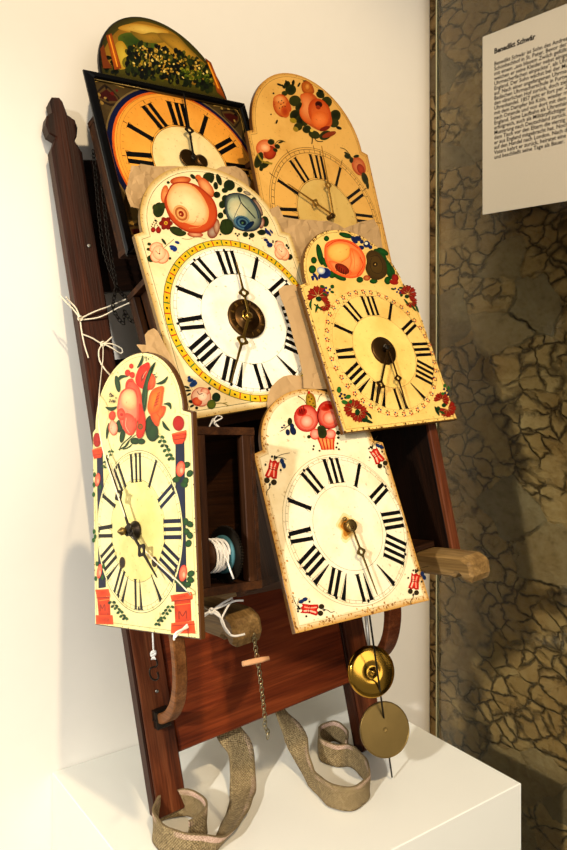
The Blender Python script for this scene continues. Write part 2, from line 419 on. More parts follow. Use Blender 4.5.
# carrying arms with hooked ends
def arm(a0, a1, b0, b1, c1, bend=0.):
    pr = [(.0, b0), (c1-.045, b0), (c1-.036, b0-.001), (c1-.031, b0+.004), (c1-.026, b0+.006), (c1-.021, b0+.003), (c1-.017, b0-.004), (c1-.006, b0-.004),
          (c1, b0+.004), (c1+.001, b0+.018), (c1-.003, b1-.006), (c1-.014, b1-.001), (c1-.05, b1), (.0, b1)]
    m = MB(); m.prism(pr, a0, a1, FS, grain=(0, 1, 2), bev=.004); return m.build('arm', M['brown'], frame)
arm(-.016, .018, .288, .318, .340)
arm(.318, .354, .266, .2945, .332)
def bracket(a0, a1, db, mt):
    cl = [(.016, .118), (.045, .122), (.078, .137), (.105, .160), (.124, .192), (.133, .228), (.134, .268)]
    cl = [(p.x, p.y) for p in crom([(x, y+db, 0) for x, y in cl], 4)]
    out, inn = [], []
    for i, p in enumerate(cl):
        a = cl[max(0, i-1)]; b = cl[min(len(cl)-1, i+1)]; t = Vector((b[0]-a[0], b[1]-a[1])).normalized(); nn = Vector((t.y, -t.x))
        out.append((p[0]+nn.x*.0068, p[1]+nn.y*.0068)); inn.append((p[0]-nn.x*.0068, p[1]-nn.y*.0068))
    m = MB(); m.prism(out+inn[::-1], a0, a1, FS, grain=(0, 1, 2), bev=.0015)
    return m.build('bracket', mt, frame)
b1 = bracket(-.010, .006, .02, M['bent'])
m = MB(); m.box((-.0122, .1255, .0195), (.0082, .1495, .036), FT, bev=.002)
for a_, c_ in ((-.0124, .024), (-.0124, .032)): m.lathe([(.0012, 0), (.0017, .0008), (.0008, .0014)], basis(F(a_, .1375, c_), E2, E3, -E1), 8)
m.build('iron_clip', M['iron'], b1)
bracket(.322, .346, -.008, M['leg'])
# nails and peg holes
for a_, b_, s_ in ((.006, .80, .003), (.317+.02, .10, .0025), (.0, .17, .0025)):
    m = MB(); m.lathe([(s_, 0), (s_, .0006), (s_*.5, .0012)], basis(F(a_, b_, .0125 if b_ > .3 else .0192), E1, E2, E3), 12); m.build('nail', M['steel'], frame)

# ------------------------------------------------------------------ shoulder straps
def strap(path, w, name='shoulder_strap', th=.0028):
    """path: list of (point, width direction)"""
    P = crom([p for p, _ in path], 7); W = crom([d for _, d in path], 7)
    m = MB(); Ls = 0; rows = []
    for i, (p, d) in enumerate(zip(P, W)):
        if i: Ls += (p-P[i-1]).length
        t = (P[min(i+1, len(P)-1)]-P[max(i-1, 0)]).normalized(); d = (d-t*d.dot(t)).normalized(); n = t.cross(d).normalized()
        row = []
        for side in (1, -1):
            for j in range(7):
                f_ = (j/6-.5)*w; wob = .0007*math.sin(Ls*160+j)
                q_ = p+d*f_+n*(side*th/2+wob); q_.z = max(q_.z, ZP+.0012+(.002 if side > 0 else 0)) if q_.z < ZP+.01 else q_.z; row.append(m.vert(q_, (Ls, f_*.03/w*1.0, side*.01)))
        rows.append(row)
    for r0, r1 in zip(rows, rows[1:]):
        for j in range(6):
            m.face((r0[j], r1[j], r1[j+1], r0[j+1]), 0, True); m.face((r0[7+j], r0[8+j], r1[8+j], r1[7+j]), 0, True)
        m.face((r0[0], r0[7], r1[7], r1[0])); m.face((r0[6], r1[6], r1[13], r0[13]))
    for r in (rows[0], rows[-1]):
        for j in range(6): m.face((r[j], r[j+1], r[8+j], r[7+j]))
    return m.build(name, M['jute'], frame)
ZV = Vector((0, 0, 1))
def pp(x, y, z=0.): q = hit(x, y, Vector((0, 0, ZP+z)), ZV); return q
def edge(x, y, w=.031, lean=(0, 0)):      # strap standing on its edge on the plinth
    q = pp(x, y); return (q+ZV*(w/2+.002)+Vector((lean[0], lean[1], 0))*.5, (ZV+Vector((lean[0], lean[1], 0))*20))
W1 = .038; W2 = .034
fl = lambda x, y, d, z=.004: (pp(x, y, z), d)
strap([(F(.10, .24, -.018), E1), (F(.104, .15, -.022), E1), (F(.108, .075, -.020), E1+ZV*.1), (F(.116, .045, -.002), E1*.95+ZV*.2),
       (pp(243, 786, .014), E1+ZV*.2), (pp(240, 806, .008), E1*.9+ZV*.3), (pp(230, 828, .006), E1*.9+ZV*.4), (pp(215, 850, .008), E1*.7+ZV*.7), edge(193, 866, W1), edge(170, 860, W1), edge(156, 848, W1),
       edge(154, 836, W1), edge(162, 823, W1), edge(184, 818, W1), edge(203, 826, W1), edge(205, 840, W1), edge(189, 852, W1)], W1)
strap([(F(.188, .24, -.018), E1), (F(.19, .15, -.024), E1*.8-E3*.3), (F(.196, .075, -.02), E1*.6-E3*.6), (F(.204, .04, .0), E1*.35-E3*.5+ZV*.5),
       edge(311, 790, W2), edge(329, 808, W2), edge(350, 813, W2), edge(366, 804, W2), edge(369, 791, W2), edge(361, 777, W2), edge(349, 768, W2),
       edge(335, 768, W2), edge(321, 761, W2), edge(320, 749, W2), edge(334, 743, W2), edge(347, 752, W2), edge(346, 763, W2)], W2)
# ------------------------------------------------------------------ painted dials
class Dial:
    def __init__(s, rn, c, u, v, W, Hb, Hs, T, du):
        s.rn = rn; s.c = Vector(c); s.u = Vector(u).normalized(); v = Vector(v); s.v = (v-s.u*v.dot(s.u)).normalized(); s.n = s.u.cross(s.v)
        s.W, s.Hb, s.Hs, s.T, s.du = W, Hb, Hs, T, du; s.T4 = basis(s.c, s.u, s.v, s.n)
        s.m = MB(); s.z = .0001; s.o = (0, 0); s.k = 1
    def P(s, u, v, w=0): return s.c+s.u*u+s.v*v+s.n*w
    def uv(s, x, y, w=0):
        q = hit(x, y, s.c+s.n*w, s.n)-s.c; return (q.dot(s.u), q.dot(s.v))
    def crop(s, ox, oy, k): s.o = (ox, oy); s.k = k; return s
    def cu(s, x, y, w=0): return s.uv(x/s.k+s.o[0], y/s.k+s.o[1], w)
    def outline(s, A, n=36, top=None, arch=None):
        t = top or s.T; l, r = arch or (-A+s.du, A+s.du); cx_ = (l+r)/2; ax = (r-l)/2
        pts = [(-s.W+s.du, -s.Hb), (s.W+s.du, -s.Hb), (s.W+s.du, s.Hs)]
        pts += [(cx_+ax*math.cos(a), s.Hs+.004+(t-s.Hs-.004)*math.sin(a)) for a in [PI*i/n for i in range(n+1)]]
        return pts+[(-s.W+s.du, s.Hs)]
    def plate(s, pts, base, side='#8a6c40', th=.007):
        s.m.prism(pts, -th, 0, s.T4, 0, lin(base), sidecol=lin(side), bev=.0012)
        s.z = .00012
    def fan(s, pts, cin, cout, ctr=None, mid=.55, step=5e-6):
        """flat painted shape, colour running from its centre to its rim"""
        ci, co_ = lin(cin), lin(cout or cin); cx_ = ctr or (sum(p[0] for p in pts)/len(pts), sum(p[1] for p in pts)/len(pts))
        md = tuple(ci[i]*.62+co_[i]*.38 for i in range(3)) if cout else ci
        a = sum(pts[i][0]*pts[(i+1) % len(pts)][1]-pts[(i+1) % len(pts)][0]*pts[i][1] for i in range(len(pts)))
        if a < 0: pts = pts[::-1]
        s.z += step; z = s.z; m = s.m; n = len(pts)
        V = lambda p, c: m.vert(s.P(p[0], p[1], z), (p[0]+s.c.x, p[1]+s.c.y, s.c.z), c)
        o = V(cx_, ci)
        if cout:
            r1 = [V((cx_[0]+(p[0]-cx_[0])*mid, cx_[1]+(p[1]-cx_[1])*mid), md) for p in pts]
            r2 = [V(p, co_) for p in pts]
            for i in range(n):
                j = (i+1) % n; m.face((o, r1[i], r1[j])); m.face((r1[i], r2[i], r2[j], r1[j]))
        else:
            r2 = [V(p, ci) for p in pts]
            for i in range(n): m.face((o, r2[i], r2[(i+1) % n]))
    def poly(s, pts, cin, cout=None, raw=False, ctr=None, mid=.55):
        q = pts if raw else [s.cu(*p) for p in pts]
        s.fan(q, cin, cout, (ctr if raw else s.cu(*ctr)) if ctr else None, mid)
    def sp(s, pts, cin, cout=None, ctr=None, mid=.55):      # smooth closed outline in crop coordinates
        q = [(p.x, p.y) for p in crom([(a, b, 0) for a, b in pts], 5, True)]; s.poly(q, cin, cout, False, ctr, mid)
    def ell(s, x, y, rx, ry, ang=0, cin='#ffffff', cout=None, off=(0, 0), mid=.55, n=22):
        a = math.radians(ang); ca, sa = math.cos(a), math.sin(a)
        q = [(x+rx*math.cos(t)*ca-ry*math.sin(t)*sa, y+rx*math.cos(t)*sa+ry*math.sin(t)*ca) for t in [2*PI*i/n for i in range(n)]]
        s.poly(q, cin, cout, ctr=(x+off[0], y+off[1]), mid=mid)
    def leaf(s, x0, y0, x1, y1, w, col, col2=None, bend=0.):
        q0, q1 = [], []; dx, dy = x1-x0, y1-y0; l = math.hypot(dx, dy) or 1; nx, ny = -dy/l, dx/l
        for i in range(9):
            t = i/8; b = bend*math.sin(PI*t); h = w*math.sin(PI*min(1, t*.9+.05))**.8
            cxx, cyy = x0+dx*t+nx*b, y0+dy*t+ny*b
            q0.append((cxx+nx*h, cyy+ny*h)); q1.append((cxx-nx*h, cyy-ny*h))
        s.strip(q0, q1, col)
        if col2:
            s.line([(x0+dx*t+nx*bend*math.sin(PI*t), y0+dy*t+ny*bend*math.sin(PI*t)) for t in (.05, .3, .6, .9)], w*.12, col2)
    def strip(s, a, b, col, raw=False, colb=None):
        c = lin(col); c2 = lin(colb) if colb else c; s.z += 5e-6; f = (lambda p: p) if raw else (lambda p: s.cu(*p)); prev = None
        for p, q in zip(a, b):
            P0, Q0 = f(p), f(q)
            cur = (s.m.vert(s.P(*P0, s.z), (P0[0]+s.c.x, P0[1]+s.c.y, s.c.z), c), s.m.vert(s.P(*Q0, s.z), (Q0[0]+s.c.x, Q0[1]+s.c.y, s.c.z), c2))
            if prev: s.m.face((prev[0], prev[1], cur[1], cur[0]))
            prev = cur
    def line(s, pts, w, col, raw=False, taper=False):
        pts = [(p.x, p.y) for p in crom([(a, b, 0) for a, b in pts], 4)] if len(pts) > 2 else pts
        a, b = [], []; n = len(pts)
        for i, p in enumerate(pts):
            p0, p1 = pts[max(0, i-1)], pts[min(n-1, i+1)]; dx, dy = p1[0]-p0[0], p1[1]-p0[1]; l = math.hypot(dx, dy) or 1
            h = w/2*(1-.75*i/n if taper else 1); a.append((p[0]-dy/l*h, p[1]+dx/l*h)); b.append((p[0]+dy/l*h, p[1]-dx/l*h))
        s.strip(a, b, col, raw)
    def ring(s, r0, r1, col, n=96, c=(0, 0), a0=0, a1=2*PI):
        q = [a0+(a1-a0)*i/n for i in range(n+1)]
        s.strip([(c[0]+r1*math.sin(t), c[1]+r1*math.cos(t)) for t in q], [(c[0]+r0*math.sin(t), c[1]+r0*math.cos(t)) for t in q], col, True)
    def disc(s, r, col, c=(0, 0), cout=None, n=60): s.fan([(c[0]+r*math.cos(2*PI*i/n), c[1]+r*math.sin(2*PI*i/n)) for i in range(n)], col, cout, c)
    def quad(s, pts, col): s.fan(pts, col, None)
    def dot(s, x, y, r, col): s.ell(x, y, r, r, 0, col, n=10)
    NUM = ['', 'I', 'II', 'III', 'IIII', 'V', 'VI', 'VII', 'VIII', 'IX', 'X', 'XI', 'XII']
    def numerals(s, col='#14100e', h=.43, t=.068, skip=(), cols={}):
        rn = s.rn; z0 = s.z
        for k in range(1, 13):
            if k in skip: continue
            s.z = z0; cc = cols.get(k, col); a = k*PI/6; er = Vector((math.sin(a), math.cos(a))); et = Vector((math.cos(a), -math.sin(a)))
            chars = s.NUM[k]; ws = {'I': .12, 'V': .17, 'X': .16}; tot = sum(ws[c] for c in chars)*rn; x = -tot/2; H = h*rn; th = t*rn
            def pt(x_, y_): q = er*(rn+y_)+et*x_; return (q.x, q.y)
            def st(x0, x1, w0, w1): s.quad([pt(x0-w0/2, H/2), pt(x0+w0/2, H/2), pt(x1+w1/2, -H/2), pt(x1-w1/2, -H/2)], cc)
            def serif(x_, y_, w_): s.quad([pt(x_-w_/2, y_-.006*rn), pt(x_+w_/2, y_-.006*rn), pt(x_+w_/2, y_+.006*rn), pt(x_-w_/2, y_+.006*rn)], cc)
            for c in chars:
                w = ws[c]*rn; mx = x+w/2
                if c == 'I': st(mx, mx, th, th); serif(mx, H/2, th*1.6); serif(mx, -H/2, th*1.6)
                elif c == 'V': st(mx-w*.1, mx+w*.06, th*1.3, th*.15); st(mx+w*.3, mx+w*.1, th*.09, th*.09); serif(mx-w*.1, H/2, th*1.7)
                else:
                    st(mx-w*.1, mx+w*.1, th*1.1, th*1.1); st(mx+w*.34, mx-w*.34, th*.1, th*.1); serif(mx-w*.12, H/2, th*1.5); serif(mx+w*.12, -H/2, th*1.5)
                x += w
        s.z = z0+4e-5
    def minutes(s, r0, r1, col, w=.0004, tick=.0005, dots=True, dr=None):
        s.ring(r0-w, r0+w, col); s.ring(r1-w, r1+w, col); z = s.z
        for i in range(60):
            s.z = z; a = i*PI/30; e = (math.sin(a), math.cos(a)); t = (math.cos(a), -math.sin(a)); k = tick
            s.quad([(e[0]*r0-t[0]*k, e[1]*r0-t[1]*k), (e[0]*r0+t[0]*k, e[1]*r0+t[1]*k), (e[0]*r1+t[0]*k, e[1]*r1+t[1]*k), (e[0]*r1-t[0]*k, e[1]*r1-t[1]*k)], col)
            if dots and i % 5 == 0: s.disc(.0019, '#15110d', (e[0]*(dr or (r0+r1)/2), e[1]*(dr or (r0+r1)/2)), n=10)
        s.z = z+2e-5
    def grime(s, pts, n, col, rmax=.0018, inset=.004):
        """chips and brown wear marks along the rim of the plate"""
        z = s.z; lens = [math.dist(pts[i], pts[(i+1) % len(pts)]) for i in range(len(pts))]
        for _ in range(n):
            i = random.choices(range(len(pts)), lens)[0]; a, b = Vector(pts[i]), Vector(pts[(i+1) % len(pts)])
            t = random.random(); p = a.lerp(b, t); ctr = Vector((s.du, .02)); p = p+(ctr-p).normalized()*(.0012+abs(random.gauss(0, inset*.5)))
            r = random.uniform(.0004, rmax); s.z = z
            k = random.randint(5, 7); s.fan([(p.x+r*random.uniform(.5, 1.3)*math.cos(2*PI*j/k), p.y+r*random.uniform(.5, 1.3)*math.sin(2*PI*j/k)) for j in range(k)], random.choice(col), None)
        s.z = z+2e-5
    def border(s, pts, ins, w, col, colb=None):
        n = len(pts); c = lin(col); rin = []
        for d in (ins, ins+w):
            out = []
            for i, p in enumerate(pts):
                a, b = Vector(pts[i-1]), Vector(pts[(i+1) % n]); p = Vector(p); d1 = (p-a); d2 = (b-p)
                if d1.length < 1e-9 or d2.length < 1e-9: d1 = d2 = b-a
                d1.normalize(); d2.normalize(); nn = Vector((-d1.y-d2.y, d1.x+d2.x)).normalized(); k = d/max(.5, nn.dot(Vector((-d1.y, d1.x)))); out.append((p.x+nn.x*k, p.y+nn.y*k))
            rin.append(out+[out[0]])
        s.strip(rin[0], rin[1], col, True, colb)
    # --- solid fittings
    def hand(s, pts, w, wid, dia, mat, name, root, hubr=.004, th=.0012, tipw=.35, diapos=None):
        """pts: hub and tip in photo pixels; dia: pixel of the pierced ornament or None"""
        h = Vector(s.uv(*pts[0], w)); t = Vector(s.uv(*pts[1], w)); d = (t-h).normalized(); pn = Vector((-d.y, d.x)); Ln = (t-h).length
        m = MB(); T4 = basis(s.P(h.x, h.y, w), s.u*d.x+s.v*d.y, s.u*pn.x+s.v*pn.y, s.n)
        if dia:
            q = Vector(s.uv(*dia, w))-h; dp = q.dot(d); ds = wid*1.9
            m.prism([(0, -wid*.5), (dp-ds*.9, -wid*.45), (dp-ds*.9, wid*.45), (0, wid*.5)], 0, th, T4, bev=.0002)
            k = 14; o = [(dp+ds*1.15*math.cos(2*PI*i/k)*(1.1 if i % 7 == 0 else .8), ds*math.sin(2*PI*i/k)*(1.15 if i % 7 in (3, 4) else .8)) for i in range(k)]
            inn = [(dp+ds*.42*math.cos(2*PI*i/k), ds*.42*math.sin(2*PI*i/k)) for i in range(k)]
            for i in range(k):
                j = (i+1) % k; m.prism([o[i], o[j], inn[j], inn[i]], 0, th, T4)
            m.prism([(dp+ds*.85, -wid*.5), (Ln, -wid*tipw/2), (Ln+wid*.5, 0), (Ln, wid*tipw/2), (dp+ds*.85, wid*.5)], 0, th, T4, bev=.0002)
        else:
            m.prism([(0, -wid*.5), (Ln*.8, -wid*.5), (Ln, 0), (Ln*.8, wid*.5), (0, wid*.5)], 0, th, T4, bev=.0002)
        m.lathe([(hubr, 0), (hubr, th*1.3), (hubr*.7, th*1.6)], basis(s.P(h.x, h.y, w-.0001), s.u, s.v, s.n), 20)
        return m.build(name, M[mat], root)
    def hub(s, mat, root, r=.003, w=.012, name='arbor', px=None, collet=None, ro=None):
        c = s.uv(*px, w) if px else (0, 0); T4 = basis(s.P(c[0], c[1], 0), s.u, s.v, s.n)
        m = MB(); m.lathe([(r, -.001), (r, w*.75), (r*1.3, w*.78), (r*1.3, w*.95), (r*.8, w)], T4, 16); return m.build(name, M[mat], root)
    def movement(s, root, u0, u1, v0, v1, w1, mat='case', open_side=0, w0=-.0085):
        """wooden clock case behind the dial: four corner posts, top, bottom and back boards"""
        case = MB(); b = .008
        case.box((u0, v0, w1), (u1, v0+b, w0), s.T4, bev=.001); case.box((u0, v1-b, w1), (u1, v1, w0), s.T4, bev=.001)
        case.box((u0+.001, v0+b+.0003, w1+.0005), (u1-.001, v1-b-.0003, w1+.006), s.T4, bev=.0005)
        o = case.build('movement_case', M[mat], root)
        for (a, c_) in ((u0+.0005, w0-.0125), (u1-.0105, w0-.0125), (u0+.0005, w1+.0065), (u1-.0105, w1+.0065)):
            m = MB(); m.box((a, v0+b+.0003, c_), (a+.01, v1-b-.0003, c_+.011), s.T4, grain=(1, 0, 2), bev=.0008); m.build('post', M[mat], o)
        if open_side != -1:
            m = MB(); m.box((u0+.011, v0+b+.0005, w1+.02), (u0+.014, v1-b-.0005, w0-.016), s.T4, grain=(1, 0, 2), bev=.0005); m.build('side_board', M[mat], o)
        if open_side != 1:
            m = MB(); m.box((u1-.014, v0+b+.0005, w1+.02), (u1-.011, v1-b-.0005, w0-.016), s.T4, grain=(1, 0, 2), bev=.0005); m.build('side_board', M[mat], o)
        return o
    def finish(s, root, mat='paint'): return s.m.build('dial_plate', M[mat], root)

def rose(d, x, y, rx, ry, ang, rim, mid, heart, eye=(.0, .25), petals=5, pet=None):
    """a painted rose: ruffled outer petals round a pale ball with a dark eye"""
    a0 = math.radians(ang)
    for i in range(petals):
        t = 2*PI*i/petals+.4; ex = x+rx*.55*math.cos(t)*math.cos(a0)-ry*.55*math.sin(t)*math.sin(a0); ey = y+rx*.55*math.cos(t)*math.sin(a0)+ry*.55*math.sin(t)*math.cos(a0)
        d.ell(ex, ey, rx*.55, ry*.5, ang+random.uniform(-20, 20), pet or mid, rim)
    d.ell(x, y, rx*.8, ry*.8, ang, heart, rim, off=(-rx*.15, -ry*.15), mid=.72)
    d.ell(x+eye[0]*rx, y+eye[1]*ry, rx*.22, ry*.16, ang, rim, mid)

# ================= clock with black square frame and landscape arch
D1 = Dial(rn=0.0858, c=(0.148, -0.1627, 1.8527), u=(0.9949, 0.0956, 0.0324), v=(-0.065, 0.3603, 0.9306), W=0.1406, Hb=0.1507, Hs=0.1289, T=0.2563, du=-0.0052)
r1 = empty('wall_clock', D1.P(0, -.15), 'painted clock with black square frame, blue-ringed yellow dial and a landscape in the arch', 'clock', 'painted clocks hung on the carrying frame')
d = D1; d.W -= .001
arch1 = [(.111*math.cos(a)-.0045, d.Hs-.002+(d.T-d.Hs+.002)*math.sin(a)) for a in [PI*i/40 for i in range(41)]]
d.plate([(-.139, -.149), (.129, -.149), (.129, .126)]+arch1+[(-.139, .126)], '#201208', '#120a06')
d.poly([((p[0]+.0045)*.975-.0045, d.Hs+.002+(p[1]-d.Hs)*.97) for p in arch1], '#8f8a2c', '#4a4410', raw=True, ctr=(-.01, .21))
# landscape: sky, far hills, meadow, columns and dark trees
d.crop(85, 10, 3.335)
d.sp([(60, 175), (75, 110), (120, 60), (180, 38), (240, 50), (300, 80), (350, 130), (410, 190), (440, 250), (300, 240), (180, 205)], '#c9a23c', '#a07c26')
d.sp([(110, 60), (160, 45), (230, 55), (280, 75), (220, 90), (150, 75)], '#e8cf78', '#c59a38')
d.sp([(110, 90), (150, 75), (210, 90), (240, 120), (180, 150), (130, 130)], '#3f5a1c', '#6b7a26')
d.sp([(150, 70), (190, 80), (230, 75), (290, 95), (250, 110), (190, 105)], '#b8943a', '#8f7a2a')
d.sp([(240, 80), (300, 85), (350, 130), (390, 175), (340, 170), (290, 130)], '#c8a040', '#93762a')
d.sp([(100, 120), (125, 105), (150, 150), (155, 185), (110, 195)], '#d8c256', '#c09a30')
d.sp([(130, 160), (180, 150), (210, 175), (180, 195), (130, 190)], '#b59c34', '#7f7a22')
random.seed(3)
z_ = d.z
for i in range(520):
    t = random.random(); x = 140+t*285; yb = 212+t*58; yt = 112+t*92-30*math.sin(t*3)
    y = random.uniform(yt, yb); r = random.uniform(4, 11); d.z = z_+random.random()*1.5e-4
    d.ell(x, y, r*.8, r*1.3, random.uniform(-30, 30), random.choice(['#1c2408', '#23300c', '#141a06', '#2e3a10', '#3d4614', '#0f1405', '#6b6a1e']), n=7)
for i in range(120):
    t = random.random(); x = 160+t*250; y = random.uniform(105+t*70, 195+t*50); d.z = z_+1.6e-4
    d.ell(x, y, random.uniform(2, 6), random.uniform(2, 5), random.uniform(0, 90), random.choice(['#d8b85a', '#e6cf80', '#b8963a', '#8d7a26', '#c8a040']), n=6)
for i in range(40):
    x = random.uniform(55, 110); y = random.uniform(150, 205)+(x-60)*.12; d.z = z_+1.62e-4
    d.ell(x, y, random.uniform(4, 8), random.uniform(5, 10), 0, random.choice(['#1a2206', '#242c0a', '#333a10']), n=7)
for i in range(50):
    x = random.uniform(320, 420); y = random.uniform(195, 225)+(x-320)*.2; d.z = z_+1.7e-4
    d.ell(x, y, random.uniform(3, 7), random.uniform(3, 7), 0, random.choice(['#5a6a1c', '#7f8a2a', '#3a4a14', '#a09a36']), n=7)
d.z = z_+1.8e-4
d.poly([(70, 85), (88, 78), (122, 195), (98, 200)], '#c8761a', '#9a5210'); d.line([(80, 85), (108, 190)], 4, '#f0ac3c'); d.poly([(50, 130), (62, 115), (72, 160), (90, 195), (60, 195)], '#8a4c10')
d.poly([(400, 160), (420, 175), (450, 250), (470, 300), (440, 275), (425, 220)], '#c8761a', '#8c4a0e'); d.line([(410, 175), (445, 262)], 4, '#f0ac3c')
# square ground, spandrels, ring and dial
d.poly([(-.131, -.141), (.121, -.141), (.121, .118), (-.131, .118)], '#7a6842', '#5e4e2e', raw=True)
for sx in (-1, 1):
    for sy in (-1, 1):
        cx0 = -.005+sx*.108; cy0 = -.0115+sy*.108
        for q in range(3): d.fan([(cx0+sx*(.018-q*.003)*math.cos(t)+(.006*math.sin(2*t)), cy0+sy*(.018-q*.004)*math.sin(t)) for t in [2*PI*i/8 for i in range(8)]], ['#3c2c1a', '#6a5430', '#521c10'][q], None)
        for q in range(14):
            tt = random.uniform(0, 1); px_ = cx0-sx*random.uniform(-.018, .03)*1; py_ = cy0+sy*random.uniform(-.02, .018)
            if math.hypot(px_, py_) > .142: d.fan([(px_+random.uniform(.0015, .004)*math.cos(2*PI*i/6), py_+random.uniform(.0015, .004)*math.sin(2*PI*i/6)) for i in range(6)], random.choice(['#2a2410', '#7a2216', '#a88c50', '#1a1408']), None)
        d.line([(cx0-sx*.03, cy0+sy*.018), (cx0+sx*.016, cy0+sy*.018), (cx0+sx*.016, cy0-sy*.03)], .001, '#c2a460', raw=True)
# the ring is slightly larger than the square leaves room for: it is cut by the frame moulding
d.disc(.1335, '#8a7850', (-.003, -.003)); d.disc(.1310, '#14204e', (-.003, -.003)); d.disc(.1240, '#d8772a', (-.002, -.002)); d.disc(.1215, '#eeb254', (-.001, -.003))
d.disc(.120, '#f0be66', (-.001, -.001), cout='#ecae50'); d.ring(.1185, .119, '#8c7038'); d.ring(.1135, .1139, '#9a7c40')
d.disc(.064, '#f3e2b4', (0, 0), cout='#f0dca6'); d.ring(.0635, .0642, '#4c3c20'); d.ring(.0665, .067, '#7c6636')
d.numerals(h=.47, t=.085)
for i in range(60):
    a = i*PI/30; k = 1 if i % 5 else 2.2
    d.line([(.108*math.sin(a), .108*math.cos(a)), ((.1095+.0018*k)*math.sin(a), (.1095+.0018*k)*math.cos(a))], .0005*k, '#2a2014' if k > 1 else '#8c7038', raw=True)
d.finish(r1)
m = MB()
def mould(a, b, c2, e): m.prism([a, b, c2, e], .0006, .0075, d.T4, 0, lin('#0d0a0a'), bev=.0022)
O_ = [(-.1455, -.1515), (.1345, -.1515), (.1345, .1275), (-.1455, .1275)]; I_ = [(-.1315, -.1385), (.1225, -.1385), (.1225, .117), (-.1315, .117)]
for i in range(4): mould(O_[i], O_[(i+1) % 4], I_[(i+1) % 4], I_[i])
mf = m.build('square_frame', M['paintdark'], r1); mf['label'] = 'black glossy square moulding'
m = MB()
for i in range(4):
    a, b = I_[i], I_[(i+1) % 4]; m.tube([d.P(*a, .003), d.P(*b, .003)], .0011, 6)
m.build('gilt_slip', M['oldbrass'], mf)
m = MB(); c_ = d.uv(189, 158.7, .004); m.lathe([(.0155, .0), (.0155, .0015), (.014, .002)], basis(d.P(c_[0], c_[1], .0035), d.u, d.v, d.n), 28)
c_ = d.uv(201.5, 161, .006); m.lathe([(.011, .0), (.011, .003), (.007, .006)], basis(d.P(c_[0], c_[1], .0035), d.u, d.v, d.n), 24)
m.build('hand_collet', M['bronze'], r1)
d.hand([(193.5, 158), (183.5, 94.2)], .0115, .0036, (191.8, 131), 'iron', 'minute_hand', r1, tipw=.7)
d.movement(r1, -.108, .108, -.118, .10, -.075, open_side=0)
m = MB(); pr = [(-.010, -.09), (-.012, -.04), (-.02, .0), (-.014, .03), (-.022, .055), (-.03, .05), (-.03, -.09)]
m.prism([(p[0]*1.0, p[1]) for p in pr], -.116, -.1095, basis(d.c, -d.n*-1, d.v, d.u), grain=(1, 0, 2), bev=.001); m.build('carved_bracket', M['brown'], r1)

# ================= back right clock, cream with orange roses
D2 = Dial(rn=0.084, c=(0.3577, -0.2181, 1.7897), u=(0.9953, 0.0947, 0.0213), v=(-0.0452, 0.2576, 0.9652), W=0.1295, Hb=0.1218, Hs=0.1230, T=0.2433, du=-0.0032)
d = D2; r2 = empty('wall_clock', d.P(0, -.12), 'cream clock at the upper right with a bunch of orange roses and gold hands', 'clock', 'painted clocks hung on the carrying frame')
ol = d.outline(.1165); d.plate(ol, '#e8c076', '#6d4c26', .008); d.border(ol, .0, .006, '#c89c54', '#e8c076')
d.border(ol, .006, .0006, '#9b7b3c'); d.grime(ol, 160, ['#b98f4c', '#8a6430', '#caa45c'], .0014)
d.disc(.1165, '#e6bc70', (0, 0)); d.ring(.1155, .1162, '#6e5a30'); d.minutes(.107, .1125, '#6e5a30', dots=False)
d.disc(.062, '#dcc07c', (0, 0)); d.ring(.0622, .0629, '#5a4824'); d.ring(.065, .0654, '#7e6836')
for i in range(12):
    a = i*PI/6; d.line([(.113*math.sin(a), .113*math.cos(a)), (.1205*math.sin(a), .1205*math.cos(a))], .0012, '#1a140c', raw=True)
d.numerals(h=.47, t=.06)
d.crop(240, 70, 4.05)
G1, G2, G3 = '#2c3416', '#4a4c1e', '#1c2410'
for a in [(205, 80, 22, 22), (190, 60, 12, 16), (180, 95, 12, 10), (222, 125, 24, 22), (240, 150, 16, 20), (225, 185, 24, 24), (250, 205, 26, 22), (235, 230, 18, 16), (270, 240, 18, 16), (300, 262, 24, 16), (350, 130, 22, 22), (345, 160, 18, 18), (385, 185, 22, 24), (380, 215, 20, 18), (325, 100, 18, 14), (265, 210, 14, 14), (345, 265, 26, 18)]:
    d.ell(*a, random.uniform(-30, 30), random.choice([G1, G2, G3]), G2)
d.ell(215, 205, 14, 10, 20, '#b09a2c'); d.ell(225, 240, 12, 9, 40, '#a8923a')
for a in [(160, 60, 12, 4, 20), (175, 68, 10, 4, 60), (186, 50, 9, 4, 80), (215, 52, 6, 12, 10), (238, 60, 10, 4, -60), (262, 45, 8, 3, 0), (325, 85, 12, 5, 20), (150, 175, 3, 3, 0), (125, 180, 3, 3, 0), (148, 210, 4, 9, 20), (135, 95, 4, 4, 0), (400, 235, 12, 6, 20)]: d.ell(*a[:4], a[4], '#232a10')
d.ell(168, 145, 34, 48, -18, '#e8a45c', '#c05a20', mid=.6); d.ell(182, 168, 18, 26, -10, '#b84a1a', '#d8803c'); d.ell(160, 120, 26, 18, 10, '#f0b878', '#d8803c'); d.ell(196, 150, 10, 20, -20, '#cc6a30')
for x, y in ((155, 130), (165, 140), (176, 133), (170, 150), (160, 155), (182, 148), (168, 125)): d.dot(x, y, 2.4, '#20180c')
d.sp([(250, 55), (270, 45), (292, 62), (300, 90), (285, 98), (262, 95), (250, 80)], '#d88a3c', '#b0601e'); d.ell(272, 68, 12, 16, 0, '#e8aa5c', '#b86a24')
d.sp([(245, 100), (290, 95), (325, 130), (360, 165), (372, 215), (350, 245), (320, 245), (290, 230), (255, 205), (240, 175), (250, 140)], '#e8955a', '#c8682c')
d.sp([(245, 105), (275, 95), (295, 115), (285, 150), (295, 215), (262, 205), (240, 170), (250, 140)], '#efaa70', '#d87838')
